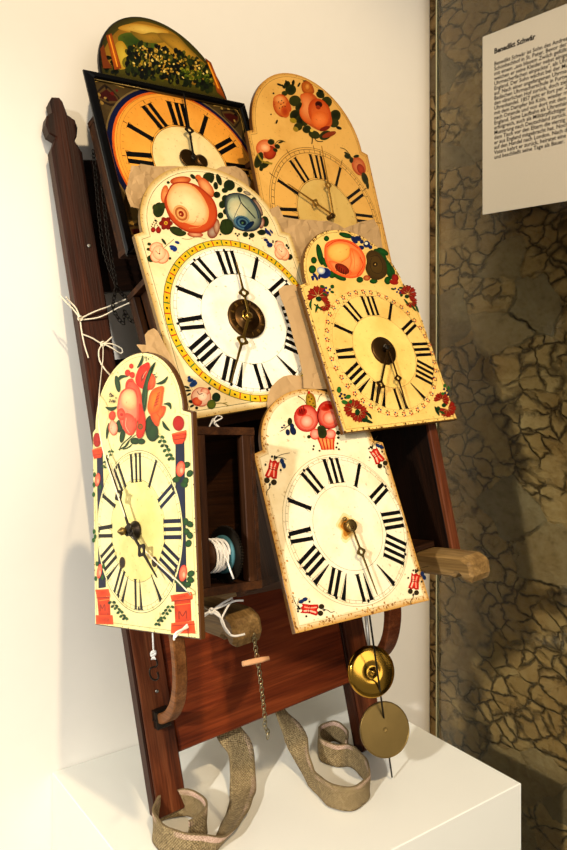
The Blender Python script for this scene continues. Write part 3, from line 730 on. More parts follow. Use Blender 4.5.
d.ell(322, 175, 44, 62, -22, '#e88848', '#c65a1c', off=(8, 5), mid=.7); d.ell(322, 200, 34, 34, -20, '#f09a58', '#e07a34')
d.ell(318, 140, 15, 13, 20, '#3a1408', '#6e2810'); d.ell(316, 152, 10, 8, 20, '#a8481c')
d.ell(342, 238, 22, 8, -20, '#8c3014'); d.ell(360, 262, 30, 10, -20, '#9c4a20'); d.ell(290, 245, 7, 7, 0, '#e0c060')
d.line([(285, 262), (292, 280), (290, 300)], 4, '#4c4420'); d.line([(300, 270), (310, 288), (335, 290)], 3, '#4c4420')
# corner roses
d.ell(105, 320, 42, 38, 25, '#eeb080', '#cf6e34', mid=.6); d.ell(120, 335, 26, 28, 10, '#c4582a', '#9a3414'); d.ell(100, 315, 22, 18, 20, '#f4c89a', '#e08c50')
for a in [(75, 365, 16, 34, 20), (98, 385, 12, 22, 60), (85, 400, 8, 10, 0), (125, 292, 14, 12, 0), (150, 310, 12, 9, 30), (142, 325, 10, 7, 30), (165, 292, 12, 4, -20)]: d.ell(*a[:4], a[4], G1, G2)
d.line([(70, 340), (90, 370), (130, 380)], 7, '#a8923a'); d.line([(140, 300), (160, 285), (182, 292)], 2, G1)
d.ell(480, 390, 26, 40, -25, '#e09a68', '#c06030', mid=.6); d.ell(488, 402, 14, 22, -25, '#c4582a', '#9a3414')
for a in [(435, 350, 14, 10, 20), (450, 365, 8, 12, 0), (470, 350, 12, 6, -10), (505, 440, 12, 26, -20), (515, 465, 6, 18, -10), (430, 338, 10, 4, 30)]: d.ell(*a[:4], a[4], G1, G2)
d.line([(405, 315), (425, 322), (445, 345)], 2, G1)
d.finish(r2)
d.hub('bronze', r2, .0035, .012, px=(333.2, 215.5)); 
d.hand([(333.2, 215.5), (288, 184.2)], .007, .0034, (315, 204.4), 'goldhand', 'hour_hand', r2)
d.hand([(333.2, 215.5), (321.5, 147)], .0095, .0032, (329.7, 185.6), 'goldhand', 'minute_hand', r2)
d.movement(r2, -.10, .10, -.115, .10, -.085)

# ================= big white clock in the middle
D3 = Dial(rn=0.0794, c=(0.1366, -0.3222, 1.6278), u=(0.9962, 0.0205, 0.0848), v=(-0.0862, 0.3846, 0.919), W=0.1203, Hb=0.1186, Hs=0.1208, T=0.2252, du=-0.0025)
d = D3; r3 = empty('wall_clock', d.P(0, -.118), 'large white middle clock with a yellow ring, one brown and one blue rose', 'clock', 'painted clocks hung on the carrying frame')
ol = d.outline(.1075); d.plate(ol, '#f0dfb6', '#8b7345', .008)
d.border(ol, .0, .0065, '#c9ac6c', '#ead9b0'); d.border(ol, .0085, .0006, '#5c6a50'); d.grime(ol, 150, ['#b9985c', '#cdb27a', '#a98650'], .0013)
d.disc(.1005, '#f6f1e0', (0, 0)); 
d.ring(.104, .1125, '#e0c030'); d.ring(.1035, .1042, '#4a5a3a'); d.ring(.1122, .113, '#4a5a3a')
z_ = d.z
for i in range(48):
    a = (i+.5)*2*PI/48; d.z = z_; dx = math.sin(a)*.1083; dy = math.cos(a)*.1083; t = (math.cos(a), -math.sin(a)); e = (math.sin(a), math.cos(a))
    d.fan([(dx+t[0]*.0018*math.cos(q)+e[0]*.0014*math.sin(q), dy+t[1]*.0018*math.cos(q)+e[1]*.0014*math.sin(q)) for q in [2*PI*j/8 for j in range(8)]], '#1f2418', None)
    a = i*2*PI/48; cc = '#c4502a' if i % 2 else '#4d8a4a'
    d.z = z_; d.strip([(.1045*math.sin(a-.008), .1045*math.cos(a-.008)), (.112*math.sin(a-.008), .112*math.cos(a-.008))], [(.1045*math.sin(a+.008), .1045*math.cos(a+.008)), (.112*math.sin(a+.008), .112*math.cos(a+.008))], cc, True)
d.z = z_+3e-5
d.minutes(.0955, .0995, '#8e8a6c', w=.0002, tick=.0003, dr=.0975); d.ring(.0622, .0626, '#8fa088'); d.numerals(h=.42, t=.07)
d.crop(130, 160, 6.3)
GL = ['#34401a', '#2a361a', '#46501c']
for a in [(495, 108, 36, 30, 0), (180, 315, 36, 48, 10), (205, 290, 22, 22, 0), (160, 300, 20, 22, 0), (295, 450, 50, 26, 25), (320, 462, 34, 18, 0), (395, 105, 20, 12, 40), (430, 130, 12, 30, -40), (240, 142, 10, 9, 20)]: d.ell(*a[:4], a[4], random.choice(GL), '#3c481c')
d.ell(318, 130, 66, 26, -6, '#e0965c', '#b4501c'); d.ell(218, 215, 24, 56, 8, '#e8a66c', '#c4662c'); d.ell(478, 172, 34, 76, -38, '#f0bc86', '#c4602a'); d.ell(430, 110, 20, 16, 30, '#d47a3c')
d.ell(410, 470, 50, 18, 5, '#e0b088', '#a83a1c'); d.ell(520, 455, 34, 40, 20, '#b9a590', '#8a3c20'); d.ell(545, 420, 20, 50, 0, '#c8a888', '#8a4a2c')
d.sp([(232, 210), (262, 155), (320, 138), (400, 150), (470, 195), (530, 260), (550, 340), (530, 410), (470, 455), (400, 462), (330, 440), (262, 385), (225, 310), (216, 250)], '#d87038', '#a83c12', ctr=(380, 300), mid=.9)
d.sp([(238, 215), (268, 162), (320, 146), (385, 158), (440, 205), (480, 270), (497, 330), (480, 395), (430, 415), (370, 405), (300, 372), (250, 320), (232, 260)], '#f4dcae', '#e2a468', ctr=(365, 270), mid=.78)
for k in range(4): d.ell(322, 340, 60-k*13, 46-k*10, 55, ['#efd09c', '#c88a50', '#ecc890', '#8a2c10'][k], ['#d8a468', '#b06a34', '#d49a5c', '#a8461c'][k])
d.line([(360, 400), (400, 400), (420, 370)], 3, '#d49a5c'); d.line([(370, 430), (440, 420), (470, 380)], 3, '#e0a468')
d.dot(318, 342, 6, '#e0a060')
for a in [(225, 400, 44, 22, 0), (225, 400, 44, 22, 60), (225, 400, 44, 22, 120)]: d.ell(*a[:4], a[4], '#a8391c', '#842510')
d.dot(225, 398, 12, '#d8b040'); d.dot(225, 398, 5, '#6a3a10')
for x, y, r in ((145, 440, 15), (178, 443, 17), (178, 428, 9)): d.ell(x, y, r, r*1.1, 0, '#b43424', '#7e1a12')
for x, y, r in ((160, 382, 9), (140, 405, 5), (155, 410, 4), (165, 400, 4), (148, 392, 4), (172, 412, 4), (135, 420, 4)): d.ell(x, y, r, r*.7, 30, '#26301a')
d.line([(150, 430), (158, 405), (172, 385)], 3, '#3c4a20')
def smallrose(d, x, y, rx, ry, ang, rim='#d0784a', heart='#f6dcb8'):
    d.ell(x-rx*.3, y-ry*.45, rx*.75, ry*.55, ang, heart, rim, mid=.8); d.ell(x+rx*.3, y+ry*.3, rx*.8, ry*.75, ang, heart, rim, mid=.8); d.ell(x-rx*.35, y+ry*.35, rx*.6, ry*.6, ang, heart, rim, mid=.8); d.ell(x, y, rx*.7, ry*.7, ang, heart, rim, mid=.9)
    d.line([(x-rx*.4, y-ry*.2), (x, y+ry*.1), (x+rx*.1, y-ry*.4)], rx*.06, rim); d.dot(x+rx*.05, y+ry*.1, rx*.09, '#7a3a20')
for a in [(120, 530, 12, 10, 0), (117, 563, 13, 10, 0), (212, 515, 8, 24, -35), (130, 622, 24, 22, 0), (250, 620, 10, 8, 0)]: d.ell(*a[:4], a[4], '#2c3a1c', '#445020')
smallrose(d, 182, 585, 58, 66, -15)
d.line([(205, 560), (240, 530), (275, 500)], 2.5, '#6a7a50')
for a in [(268, 548, 22, 10, 10), (280, 562, 16, 16, 30), (296, 520, 16, 9, 20), (262, 560, 10, 8, 0)]: d.ell(*a[:4], a[4], '#1f3c80', '#3a62a4')
d.line([(325, 495), (370, 500), (420, 485), (480, 500)], 2, '#9a9468')
d.crop(210, 160, 6.3)
for a in [(120, 160, 36, 34, 0), (55, 125, 16, 38, -20), (10, 115, 16, 32, 10), (35, 163, 15, 24, -10), (92, 192, 20, 16, 0), (42, 220, 22, 20, 10), (95, 245, 22, 24, 0), (75, 282, 20, 24, 0), (100, 325, 20, 20, 0), (112, 298, 14, 10, 0), (186, 188, 18, 17, 0), (275, 250, 15, 15, 0), (345, 388, 24, 34, -10), (325, 457, 26, 18, 0), (262, 476, 18, 16, 0), (222, 470, 18, 16, 0), (65, 350, 18, 20, 0)]: d.ell(*a[:4], a[4], random.choice(['#27331a', '#303c1c', '#1e2a16']), '#3a4620')
for x, y in ((160, 465), (182, 468), (172, 478), (248, 495), (64, 470), (300, 455)): d.dot(x, y, 6, '#26301a')
d.ell(232, 210, 26, 10, 25, '#b8a890', '#6a6a60'); d.ell(300, 300, 18, 60, -28, '#c0a890', '#6a4a40'); d.ell(325, 400, 16, 34, 10, '#c8a890', '#7a3c2c')
d.sp([(92, 260), (110, 220), (170, 208), (235, 228), (285, 275), (318, 335), (322, 400), (290, 442), (225, 452), (160, 432), (120, 390), (95, 330)], '#b9c0a4', '#12283e', ctr=(200, 310), mid=.72)
d.sp([(110, 275), (140, 240), (190, 245), (230, 290), (240, 350), (200, 380), (150, 380), (115, 340)], '#ddd6b4', '#a4b09c', ctr=(170, 310), mid=.7)
d.line([(178, 225), (195, 270), (240, 320), (285, 370)], 7, '#16303e'); d.line([(178, 225), (192, 270), (165, 330), (148, 380), (165, 420)], 3.5, '#24445a'); d.line([(250, 250), (290, 310), (305, 370)], 6, '#244a66')
for k in range(5): d.ell(203+k, 396, 56-k*11, 42-k*8, 25, ['#8fa4a4', '#1f4460', '#7a98a0', '#16344e', '#0a1a2a'][k], ['#54788a', '#2a5474', '#54788a', '#16344e', '#0a1a2a'][k])
d.ell(245, 415, 40, 16, -40, '#123a5e', '#0e2c48'); d.dot(203, 398, 7, '#5c7a54')
d.sp([(60, 430), (70, 385), (100, 372), (135, 385), (148, 425), (130, 462), (95, 472), (68, 458)], '#3f4e1e', '#34421a'); d.line([(95, 380), (100, 440)], 3, '#2a3614')
for a in [(355, 450, 8, 22, -25), (370, 462, 8, 22, -35), (385, 452, 6, 16, -40), (375, 537, 18, 15, 0), (350, 505, 14, 9, 10), (362, 520, 10, 8, 0)]: d.ell(*a[:4], a[4], '#1c2c60', '#2c447c')
for a in [(500, 612, 18, 18, 0), (482, 540, 7, 10, -30), (395, 515, 5, 10, 0), (492, 555, 6, 8, 0), (418, 515, 10, 6, -10)]: d.ell(*a[:4], a[4], '#2a3418')
smallrose(d, 448, 572, 42, 62, -28)
d.line([(320, 495), (350, 490)], 2, '#6a7a50')
d.crop(130, 380, 5.155)
for a in [(292, 38, 16, 5, 20), (298, 55, 16, 5, -5), (302, 75, 12, 5, -30), (312, 112, 12, 8, 20), (318, 135, 12, 6, -30), (342, 145, 8, 8, 0), (408, 45, 8, 8, 0)]: d.ell(*a[:4], a[4], '#26301a')
for a in [(325, 22, 22, 13, -25), (310, 2, 16, 10, -10), (330, 8, 10, 8, 0), (303, -12, 8, 8, 0)]: d.ell(*a[:4], a[4], '#1c3f74', '#32609a')
d.ell(365, 88, 52, 50, 0, '#f8e6cc', '#c03c1c', off=(4, -6), mid=.86); d.ell(345, 112, 26, 22, 20, '#e88a5c', '#c8482a'); d.ell(385, 60, 24, 18, 10, '#f6dcc0', '#d8684a'); d.ell(372, 85, 26, 24, 0, '#faf0dc', '#eeb898', mid=.8); d.line([(345, 60), (355, 75), (372, 70)], 4, '#8a2c18')
d.ell(443, 90, 22, 24, 0, '#2c4a22', '#243c1c'); d.ell(418, 127, 23, 24, 10, '#7a8226', '#5a6a20'); d.line([(440, 122), (475, 120), (510, 135)], 3, '#a89a50'); d.line([(475, 120), (500, 118)], 3, '#a89a50')
d.finish(r3)
c_ = d.uv(247.3, 318, .003)
Tc = basis(d.P(c_[0], c_[1], .0006), d.u, d.v, d.n)
m = MB(); m.lathe([(.0272, 0), (.0272, .0018), (.0262, .0026), (.0180, .0026), (.0177, .0021), (.0173, .0026), (.0085, .0026), (.0085, .0034), (.0065, .0036)], Tc, 48); al = m.build('alarm_disc', M['bronze'], r3)
m = MB()
for i in range(12):
    a = i*PI/6; T_ = Tc @ Matrix.Translation((.0220*math.sin(a), .0220*math.cos(a), .0026)) @ Matrix.Rotation(-a, 4, 'Z')
    for j in range(1+(i % 3)): m.box((-.0012+j*.0012, -.0024, 0), (-.0007+j*.0012, .0024, .0002), T_, bev=0)
m.build('engraved_mark', M['goldhand'], al)
d.hub('brass', r3, .0035, .013, px=(249.5, 315))
m = MB()
pts = [(d.uv(248, 315, .007)[0]+.0075*math.cos(t), d.uv(248, 315, .007)[1]+.0075*math.sin(t)) for t in [PI*.6+i*PI*.11 for i in range(10)]]
m.tube([d.P(p[0], p[1], .0065) for p in pts], .0011, 6); m.build('alarm_stop', M['brass'], r3)
d.hand([(249, 315.3), (236.4, 263)], .009, .0036, (242.5, 293), 'brass', 'minute_hand', r3, hubr=.0042)
d.hand([(249, 315.3), (231.2, 381.7)], .011, .0038, (242.5, 340.7), 'brass', 'hour_hand', r3, hubr=.0036)
d.movement(r3, -.075, .085, -.10, .105, -.15)
m = MB()
for k in range(5):
    y = -.018-k*.012; m.tube([d.P(-.1145+.0045*math.cos(t), y+.005*math.sin(t), -.012) for t in [2*PI*i/12 for i in range(12)]], .0009, 5, closed=True)
m.build('bell_wire', M['steel'], r3)

# ================= right clock with red carnations
D4 = Dial(rn=0.0688, c=(0.3233, -0.3816, 1.5848), u=(0.9995, -0.0159, 0.0289), v=(-0.0195, 0.4199, 0.9074), W=0.1005, Hb=0.1061, Hs=0.1000, T=0.1906, du=-0.0099)
d = D4; r4 = empty('wall_clock', d.P(0, -.105), 'yellowish clock at the right with four red carnations and an orange and a brown flower', 'clock', 'painted clocks hung on the carrying frame')
ol = d.outline(.1, arch=(-.098, .0785)); d.plate(ol, '#efd088', '#7c5c2c', .008)
d.border(ol, .0045, .0005, '#8f7a44'); d.grime(ol, 260, ['#8a6530', '#b08a48', '#6a4a22', '#c8a860'], .0019, .003)
cs = (-.0035, 0); d.disc(.0935, '#f0d28a', cs); d.ring(.0935, .0939, '#c4aa68', c=cs); d.ring(.0845, .0848, '#7a683c', c=(-.001, 0)); d.ring(.087, .0873, '#a8925a', c=(-.002, 0)); d.ring(.053, .0534, '#7a683c')
d.disc(.0525, '#f4d98e', (0, 0))
z_ = d.z
for i in range(42):
    a = i*2*PI/42; cx_, cy_ = .0905*math.sin(a)+cs[0], .0905*math.cos(a)
    for j in range(5):
        b = a+j*2*PI/5+.3; r = .0026; d.z = z_
        d.fan([(cx_+r*math.sin(b)+.0014*math.cos(q), cy_+r*math.cos(b)+.0014*math.sin(q)) for q in [2*PI*t/6 for t in range(6)]], ['#c4482c', '#24407c', '#c46a3c', '#5c6a30', '#b03a24'][(i*2+j) % 5], None)
d.z = z_+5e-5
for i in range(60):
    a = i*PI/30; d.z = z_+5e-5; d.disc(.0011 if i % 5 == 0 else .0005, '#241a10', (.0858*math.sin(a)-.0015, .0858*math.cos(a)), n=6)
d.z = z_+3e-5
d.numerals(h=.42, t=.066)
d.crop(295, 225, 4.05)
for a in [(100, 120, 12, 44, -12), (118, 150, 10, 24, -30), (205, 42, 28, 10, 15), (175, 205, 36, 14, 30), (150, 200, 14, 16, 0), (345, 120, 34, 12, 40), (355, 108, 26, 12, 30), (380, 180, 16, 42, -20), (375, 225, 14, 16, 0), (70, 180, 15, 17, 0), (76, 143, 12, 14, 0), (127, 55, 11, 11, 0), (262, 222, 14, 12, 0), (318, 228, 16, 10, 0), (395, 185, 8, 20, -20)]: d.ell(*a[:4], a[4], '#2c6a2c', '#1c4c20')
for a in [(120, 195, 24, 22, 0), (80, 205, 6, 12, -40), (88, 216, 5, 10, -20), (72, 218, 5, 8, 0), (98, 210, 5, 10, 0), (240, 60, 10, 18, -40), (255, 55, 14, 10, 20), (290, 78, 14, 14, 0), (270, 68, 8, 8, 0), (305, 90, 8, 8, 0), (268, 92, 12, 9, 0), (70, 212, 6, 6, 0)]: d.ell(*a[:4], a[4], '#1c3464', '#223f78')
d.ell(105, 185, 17, 15, 20, '#f0ead0', '#8c9cb8'); d.ell(288, 75, 7, 6, 0, '#e8e8d8')
d.sp([(118, 110), (125, 75), (165, 58), (215, 62), (255, 85), (282, 125), (284, 170), (265, 205), (225, 216), (180, 205), (140, 180), (122, 145)], '#f0a868', '#e0602c', ctr=(200, 135), mid=.85)
d.sp([(140, 90), (170, 75), (205, 78), (222, 95), (215, 130), (180, 150), (148, 140), (132, 115)], '#f6c878', '#eea450', ctr=(178, 105), mid=.8)
d.sp([(222, 95), (255, 110), (270, 150), (255, 195), (215, 200), (225, 150)], '#f4b070', '#e27a3c'); d.sp([(135, 150), (165, 150), (225, 185), (215, 208), (170, 196)], '#f2b074', '#e07038')
d.ell(190, 178, 32, 18, 30, '#a43c18', '#7c2810'); d.line([(128, 90), (165, 66), (215, 70), (255, 95)], 3.5, '#d8541c'); d.line([(222, 100), (218, 130), (185, 152)], 2, '#d8702c'); d.line([(262, 130), (275, 165), (250, 205)], 4, '#d8541c'); d.line([(230, 100), (240, 140), (238, 180)], 2, '#dc7c34')
for k in range(5): d.line([(170+k*9, 165+k*5), (168+k*9, 188+k*4)], 2.4, '#200c06')
d.sp([(288, 120), (310, 102), (345, 118), (368, 155), (370, 200), (340, 222), (305, 215), (285, 180), (290, 150)], '#6a5428', '#54401c')
d.line([(305, 130), (335, 125), (355, 165), (345, 195), (315, 190), (303, 160), (310, 135)], 2, '#3c2c14'); d.ell(324, 160, 10, 10, 0, '#4a3616', '#3c2c14'); d.dot(324, 160, 3, '#c8a860')
d.ell(290, 215, 14, 11, 0, '#c88a50', '#a8321c'); d.ell(405, 215, 14, 16, -10, '#b43424', '#8a2414'); d.ell(400, 232, 18, 10, 10, '#a8301c')
def carnation(d, x, y, s, ang, stem=1):
    for i in range(6):
        t = math.radians(ang+(i-2.5)*42); ex, ey = x+s*.5*math.cos(t), y+s*.5*math.sin(t)
        d.poly([(x+s*.08*math.cos(t), y+s*.08*math.sin(t)), (x+s*.85*math.cos(t-.36), y+s*.85*math.sin(t-.36)), (x+s*1.04*math.cos(t-.14), y+s*1.04*math.sin(t-.14)), (x+s*.9*math.cos(t), y+s*.9*math.sin(t)), (x+s*1.04*math.cos(t+.14), y+s*1.04*math.sin(t+.14)), (x+s*.85*math.cos(t+.36), y+s*.85*math.sin(t+.36))], '#a83a22', '#8e2a16')
carnation(d, 92, 290, 44, -80); carnation(d, 118, 325, 26, 30)
d.ell(95, 300, 12, 10, 20, '#24502c'); d.leaf(68, 300, 66, 345, 5, '#2c6030', bend=6); d.leaf(92, 320, 82, 355, 5, '#2c6030'); d.leaf(75, 320, 110, 345, 4, '#2c6030')
for x, y in ((125, 255), (140, 262), (132, 275), (118, 266)): d.ell(x, y, 5, 5, 0, '#24407c')
d.dot(129, 265, 5, '#e8d060')
for a in [(110, 250, 10, 6, 20), (150, 250, 8, 8, 0), (150, 272, 8, 5, 20), (120, 282, 10, 5, 30)]: d.ell(*a[:4], a[4], '#2c6030')
carnation(d, 455, 280, 36, -60); carnation(d, 470, 312, 24, 40); d.ell(452, 290, 9, 8, 0, '#24502c'); d.leaf(440, 300, 460, 325, 4, '#2c6030'); d.leaf(470, 325, 490, 350, 4, '#2c6030'); d.leaf(485, 320, 500, 355, 4, '#2c6030')
for x, y in ((405, 258), (418, 262), (412, 272), (425, 275)): d.ell(x, y, 4, 4, 0, '#24407c')
for a in [(395, 260, 8, 4, 20), (428, 255, 8, 4, 0), (430, 285, 6, 6, 0)]: d.ell(*a[:4], a[4], '#2c6030')
d.crop(330, 340, 4.36)
carnation(d, 100, 300, 42, -120); carnation(d, 125, 320, 40, 60); d.ell(118, 316, 11, 14, 0, '#24502c')
d.leaf(150, 315, 180, 345, 6, '#1c4024', bend=-5); d.leaf(140, 345, 185, 362, 7, '#1c4024'); d.leaf(155, 330, 160, 350, 6, '#2c6030'); d.ell(150, 350, 14, 9, 0, '#1f4826')
for x, y in ((48, 236), (62, 240), (66, 252), (50, 256), (42, 246)): d.ell(x, y, 6, 5, 0, '#1c2c54')
d.dot(55, 246, 4, '#e8d060')
for a in [(38, 218, 10, 14, 0), (78, 248, 12, 9, -20), (62, 272, 14, 9, 20), (88, 270, 8, 8, 0)]: d.ell(*a[:4], a[4], '#3c7a38')
carnation(d, 485, 262, 34, -70); carnation(d, 510, 300, 38, 60); d.ell(495, 285, 10, 9, 0, '#24502c'); d.leaf(455, 290, 475, 330, 6, '#1c4024'); d.leaf(475, 310, 500, 325, 5, '#2c6030'); d.ell(470, 300, 9, 10, 0, '#1f4826')
for x, y in ((496, 215), (508, 222), (500, 232), (512, 238)): d.ell(x, y, 5, 5, 0, '#1c2c54')
for a in [(498, 200, 6, 8, 0), (515, 210, 5, 8, 0), (490, 235, 8, 6, 0)]: d.ell(*a[:4], a[4], '#3c7a38')
d.finish(r4)
c_ = d.uv(384.3, 350.3, .003); m = MB(); m.lathe([(.0202, 0), (.0202, .0022), (.0188, .003), (.004, .003)], basis(d.P(c_[0], c_[1], .0006), d.u, d.v, d.n), 40); m.build('alarm_disc', M['bronze'], r4)
m = MB(); c_ = d.uv(387, 347.5, .007); m.tube([d.P(c_[0]+.0045*math.cos(t), c_[1]+.0045*math.sin(t), .0065) for t in [PI*.5+i*PI*.12 for i in range(11)]], .0009, 6); m.build('alarm_stop', M['steel'], r4)
d.hub('iron', r4, .003, .013, px=(388, 346.8))
d.hand([(388, 347), (376.8, 403.2)], .011, .0032, (381.3, 385.2), 'bronze', 'minute_hand', r4)
d.hand([(388, 347), (406.4, 406)], .0085, .0028, (395.4, 378.5), 'bronze', 'hour_hand', r4)
d.movement(r4, -.085, .065, -.07, .09, -.15)

# ================= lower left clock, turned sideways, painted columns
D5 = Dial(rn=0.0636, c=(-0.0574, -0.4168, 1.4037), u=(0.1282, -0.9738, 0.1879), v=(0.0677, 0.1977, 0.9779), W=0.0960, Hb=0.0992, Hs=0.1101, T=0.1854, du=0.0063)
d = D5; r5 = empty('wall_clock', d.P(0, -.099), 'sideways pale yellow clock at lower left with painted columns and red bouquet', 'clock', 'painted clocks hung on the carrying frame')
ol = d.outline(.086, arch=(-.0835, .0885)); d.plate(ol, '#f0e8b4', '#6b4a26', .007)
d.border(ol, .0045, .0004, '#8c9470'); d.grime(ol, 60, ['#a98a4c', '#8a6a34'], .001, .002)
d.disc(.0815, '#f1e9b6', (0, 0)); 
d.crop(85, 450, 4.046)
# columns with ball tops and brick pedestals
d.poly([(48, -5), (72, -5), (85, 555), (55, 560)], '#24365c', '#1c2c4c'); d.poly([(366, -60), (402, -60), (412, 575), (368, 575)], '#24365c', '#1c2c4c')
d.disc(.0815, '#f3ecbe', (0, 0)); d.ring(.0812, .0818, '#6a6c50'); d.minutes(.0755, .0793, '#9a9a78', w=.0002, tick=.00025, dr=.0774)
d.disc(.0515, '#f1e8ac', (0, 0)); d.ring(.0515, .0519, '#7a7a58'); d.numerals(h=.46, t=.062, col='#101820', cols={2: '#142850', 3: '#142850', 4: '#142448'})  # bluish reflection on the right-hand numerals is put into their paint colour
d.poly([(42, 565), (96, 562), (104, 590), (50, 600)], '#cc4c1c', '#e87038'); d.poly([(50, 598), (100, 592), (104, 670), (56, 668)], '#e2622c', '#c8481c'); d.poly([(44, 668), (112, 668), (116, 706), (46, 704)], '#cc4c1c', '#e87038')
d.line([(48, 598), (104, 594)], 3, '#a83414'); d.line([(56, 610), (100, 604)], 3, '#e89a50'); d.line([(62, 652), (63, 625), (71, 642), (80, 624), (82, 650)], 4, '#a83c14')
d.poly([(346, 588), (432, 574), (438, 600), (352, 612)], '#cc4c1c', '#e87038'); d.poly([(362, 610), (428, 602), (432, 690), (366, 700)], '#e2622c', '#c8481c'); d.poly([(350, 700), (442, 690), (448, 742), (348, 742)], '#cc4c1c', '#e87038')
d.line([(350, 612), (436, 602)], 4, '#a83414'); d.line([(364, 628), (428, 620)], 3, '#e89a50'); d.line([(382, 684), (382, 652), (396, 672), (410, 650), (412, 682)], 5, '#a83c14'); d.line([(350, 712), (446, 704)], 3, '#a83414')
GR = '#2c5a2c'
for i, (x, y) in enumerate([(380, 105), (408, 125), (425, 95), (412, 60), (370, 120), (402, 140), (425, 300), (412, 330), (425, 345), (408, 290), (420, 378), (392, 540), (430, 500), (415, 545), (378, 530), (428, 525)]): d.ell(x, y, 13, 16, 20*i, '#2f6e30', '#1f4c22', n=9)
for x, y, rx, ry in ((388, 76, 18, 32), (398, 498, 16, 34), (52, 120, 11, 28), (60, 490, 10, 30)):
    d.ell(x, y, rx, ry, 8, '#f0a080', '#d84a34', mid=.7); d.ell(x+rx*.2, y+ry*.2, rx*.5, ry*.5, 0, '#f8c8a8', '#e87858')
for x, y in [(38, 140), (62, 150), (40, 100), (36, 180), (38, 330), (42, 350), (36, 365), (45, 520), (72, 515), (50, 460), (76, 470)]: d.ell(x, y, 6, 10, 0, '#2f6e30')
random.seed(5)
def spray(d, x0, y0, x1, y1, n, r):
    d.line([(x0, y0), ((x0+x1)/2+4, (y0+y1)/2), (x1, y1)], 1.6, '#3a6a38')
    for i in range(n):
        t = (i+.5)/n; x, y = x0+(x1-x0)*t, y0+(y1-y0)*t
        for s_ in (-1, 1): d.ell(x+s_*r*1.2*(1-t*.4), y+random.uniform(-3, 3), r, r*.7, 40*s_, random.choice(['#2f6434', '#456e3c', '#27522c']), n=8)
spray(d, 105, 610, 170, 690, 6, 8); spray(d, 352, 630, 290, 710, 6, 8); spray(d, 300, -60, 355, 45, 6, 9); spray(d, 110, -5, 75, 75, 5, 6)
d.ell(153, 455, 12, 23, 0, '#2a1c10', '#5a4020'); d.ell(283, 452, 11, 22, 0, '#2a1c10', '#5a4020')
d.crop(88, 350, 4.725)
d.ell(430, 346, 27, 36, 0, '#c42c1c', '#a82014', mid=.8); d.poly([(398, 395), (466, 378), (468, 400), (462, 425), (450, 442), (412, 446), (404, 430)], '#e4622c', '#d04c20'); d.line([(398, 398), (468, 384)], 5, '#f08c50'); d.line([(404, 425), (464, 416)], 4, '#a83414'); d.line([(400, 408), (466, 398)], 2.5, '#b83c18')
d.ell(45, 425, 18, 34, 0, '#c42c1c', '#a82014', mid=.8); d.poly([(22, 470), (72, 455), (74, 480), (66, 508), (32, 514), (26, 500)], '#e4622c', '#d04c20'); d.line([(22, 472), (72, 462)], 4, '#f08c50'); d.line([(28, 498), (70, 490)], 3, '#a83414')
# bouquet
for a in [(142, 160, 12, 40, -10), (165, 405, 12, 34, 10), (305, 385, 30, 48, -5), (225, 430, 22, 16, 0), (150, 360, 16, 30, 0), (255, 432, 18, 14, 0), (290, 350, 18, 40, 10)]: d.ell(*a[:4], a[4], '#2f6030', '#1f4624')
for a in [(235, 85, 262, 25, 7, 6), (140, 150, 190, 125, 8, -12), (85, 270, 140, 268, 9, 10), (325, 160, 380, 125, 8, 10), (360, 255, 395, 280, 9, -14), (355, 335, 390, 382, 8, 6), (100, 345, 90, 420, 6, 0), (145, 470, 200, 425, 4, 10), (165, 470, 215, 440, 3, 6)]: d.leaf(*a[:5], '#27522a', bend=a[5])
d.line([(150, 475), (165, 445), (210, 405)], 4, '#23482a'); d.line([(170, 470), (190, 435), (230, 400)], 3, '#23482a')
for x, y, r in ((190, 108, 13), (207, 76, 10), (212, 118, 12)): d.ell(x, y, r, r*1.2, 0, '#e85030', '#c43420')
for i in range(16): d.dot(120+random.uniform(-16, 16), 225+random.uniform(-22, 22), 3.4, '#6a5a4a')
for i in range(10): d.dot(320+random.uniform(-10, 10), 118+random.uniform(-12, 12), 2.6, '#6a6a60')
for i in range(8): d.dot(280+random.uniform(-10, 10), 42+random.uniform(-10, 10), 2.6, '#5a5a50')
d.sp([(228, 130), (245, 85), (270, 65), (292, 60), (300, 100), (315, 130), (318, 165), (290, 190), (262, 185), (235, 165)], '#ee4a24', '#d83218'); d.sp([(250, 130), (265, 105), (278, 108), (270, 140), (252, 160)], '#7a2c18', '#e84a24'); d.sp([(298, 110), (320, 130), (318, 170), (295, 185)], '#f47c4c', '#e4582c'); d.line([(262, 135), (270, 115), (282, 100)], 3, '#f4b090')
d.sp([(180, 170), (190, 142), (212, 135), (225, 155), (250, 190), (262, 260), (265, 330), (230, 330), (185, 240)], '#f48468', '#ea5a40'); d.line([(185, 175), (195, 150), (215, 150)], 5, '#d83c28')
d.sp([(148, 230), (165, 192), (200, 178), (232, 192), (240, 240), (240, 320), (225, 375), (200, 400), (172, 375), (150, 320), (142, 280)], '#f6b094', '#ee6450', ctr=(195, 260), mid=.8)
d.sp([(162, 215), (185, 188), (215, 190), (232, 220), (230, 270), (200, 285), (165, 260)], '#f8d8a8', '#f4a47c', ctr=(198, 225), mid=.7)
d.line([(160, 205), (190, 180), (225, 190), (238, 225)], 5, '#e85a3c')
d.sp([(142, 290), (165, 275), (180, 300), (172, 330), (148, 325)], '#f28468', '#de4a34'); d.dot(163, 305, 8, '#c83c28')
d.sp([(180, 300), (215, 310), (235, 350), (215, 400), (185, 395), (170, 350)], '#f28870', '#ec604c'); d.line([(185, 320), (182, 360), (200, 392)], 3, '#f8c0a8'); d.line([(228, 320), (232, 360), (215, 395)], 3, '#d84a34')
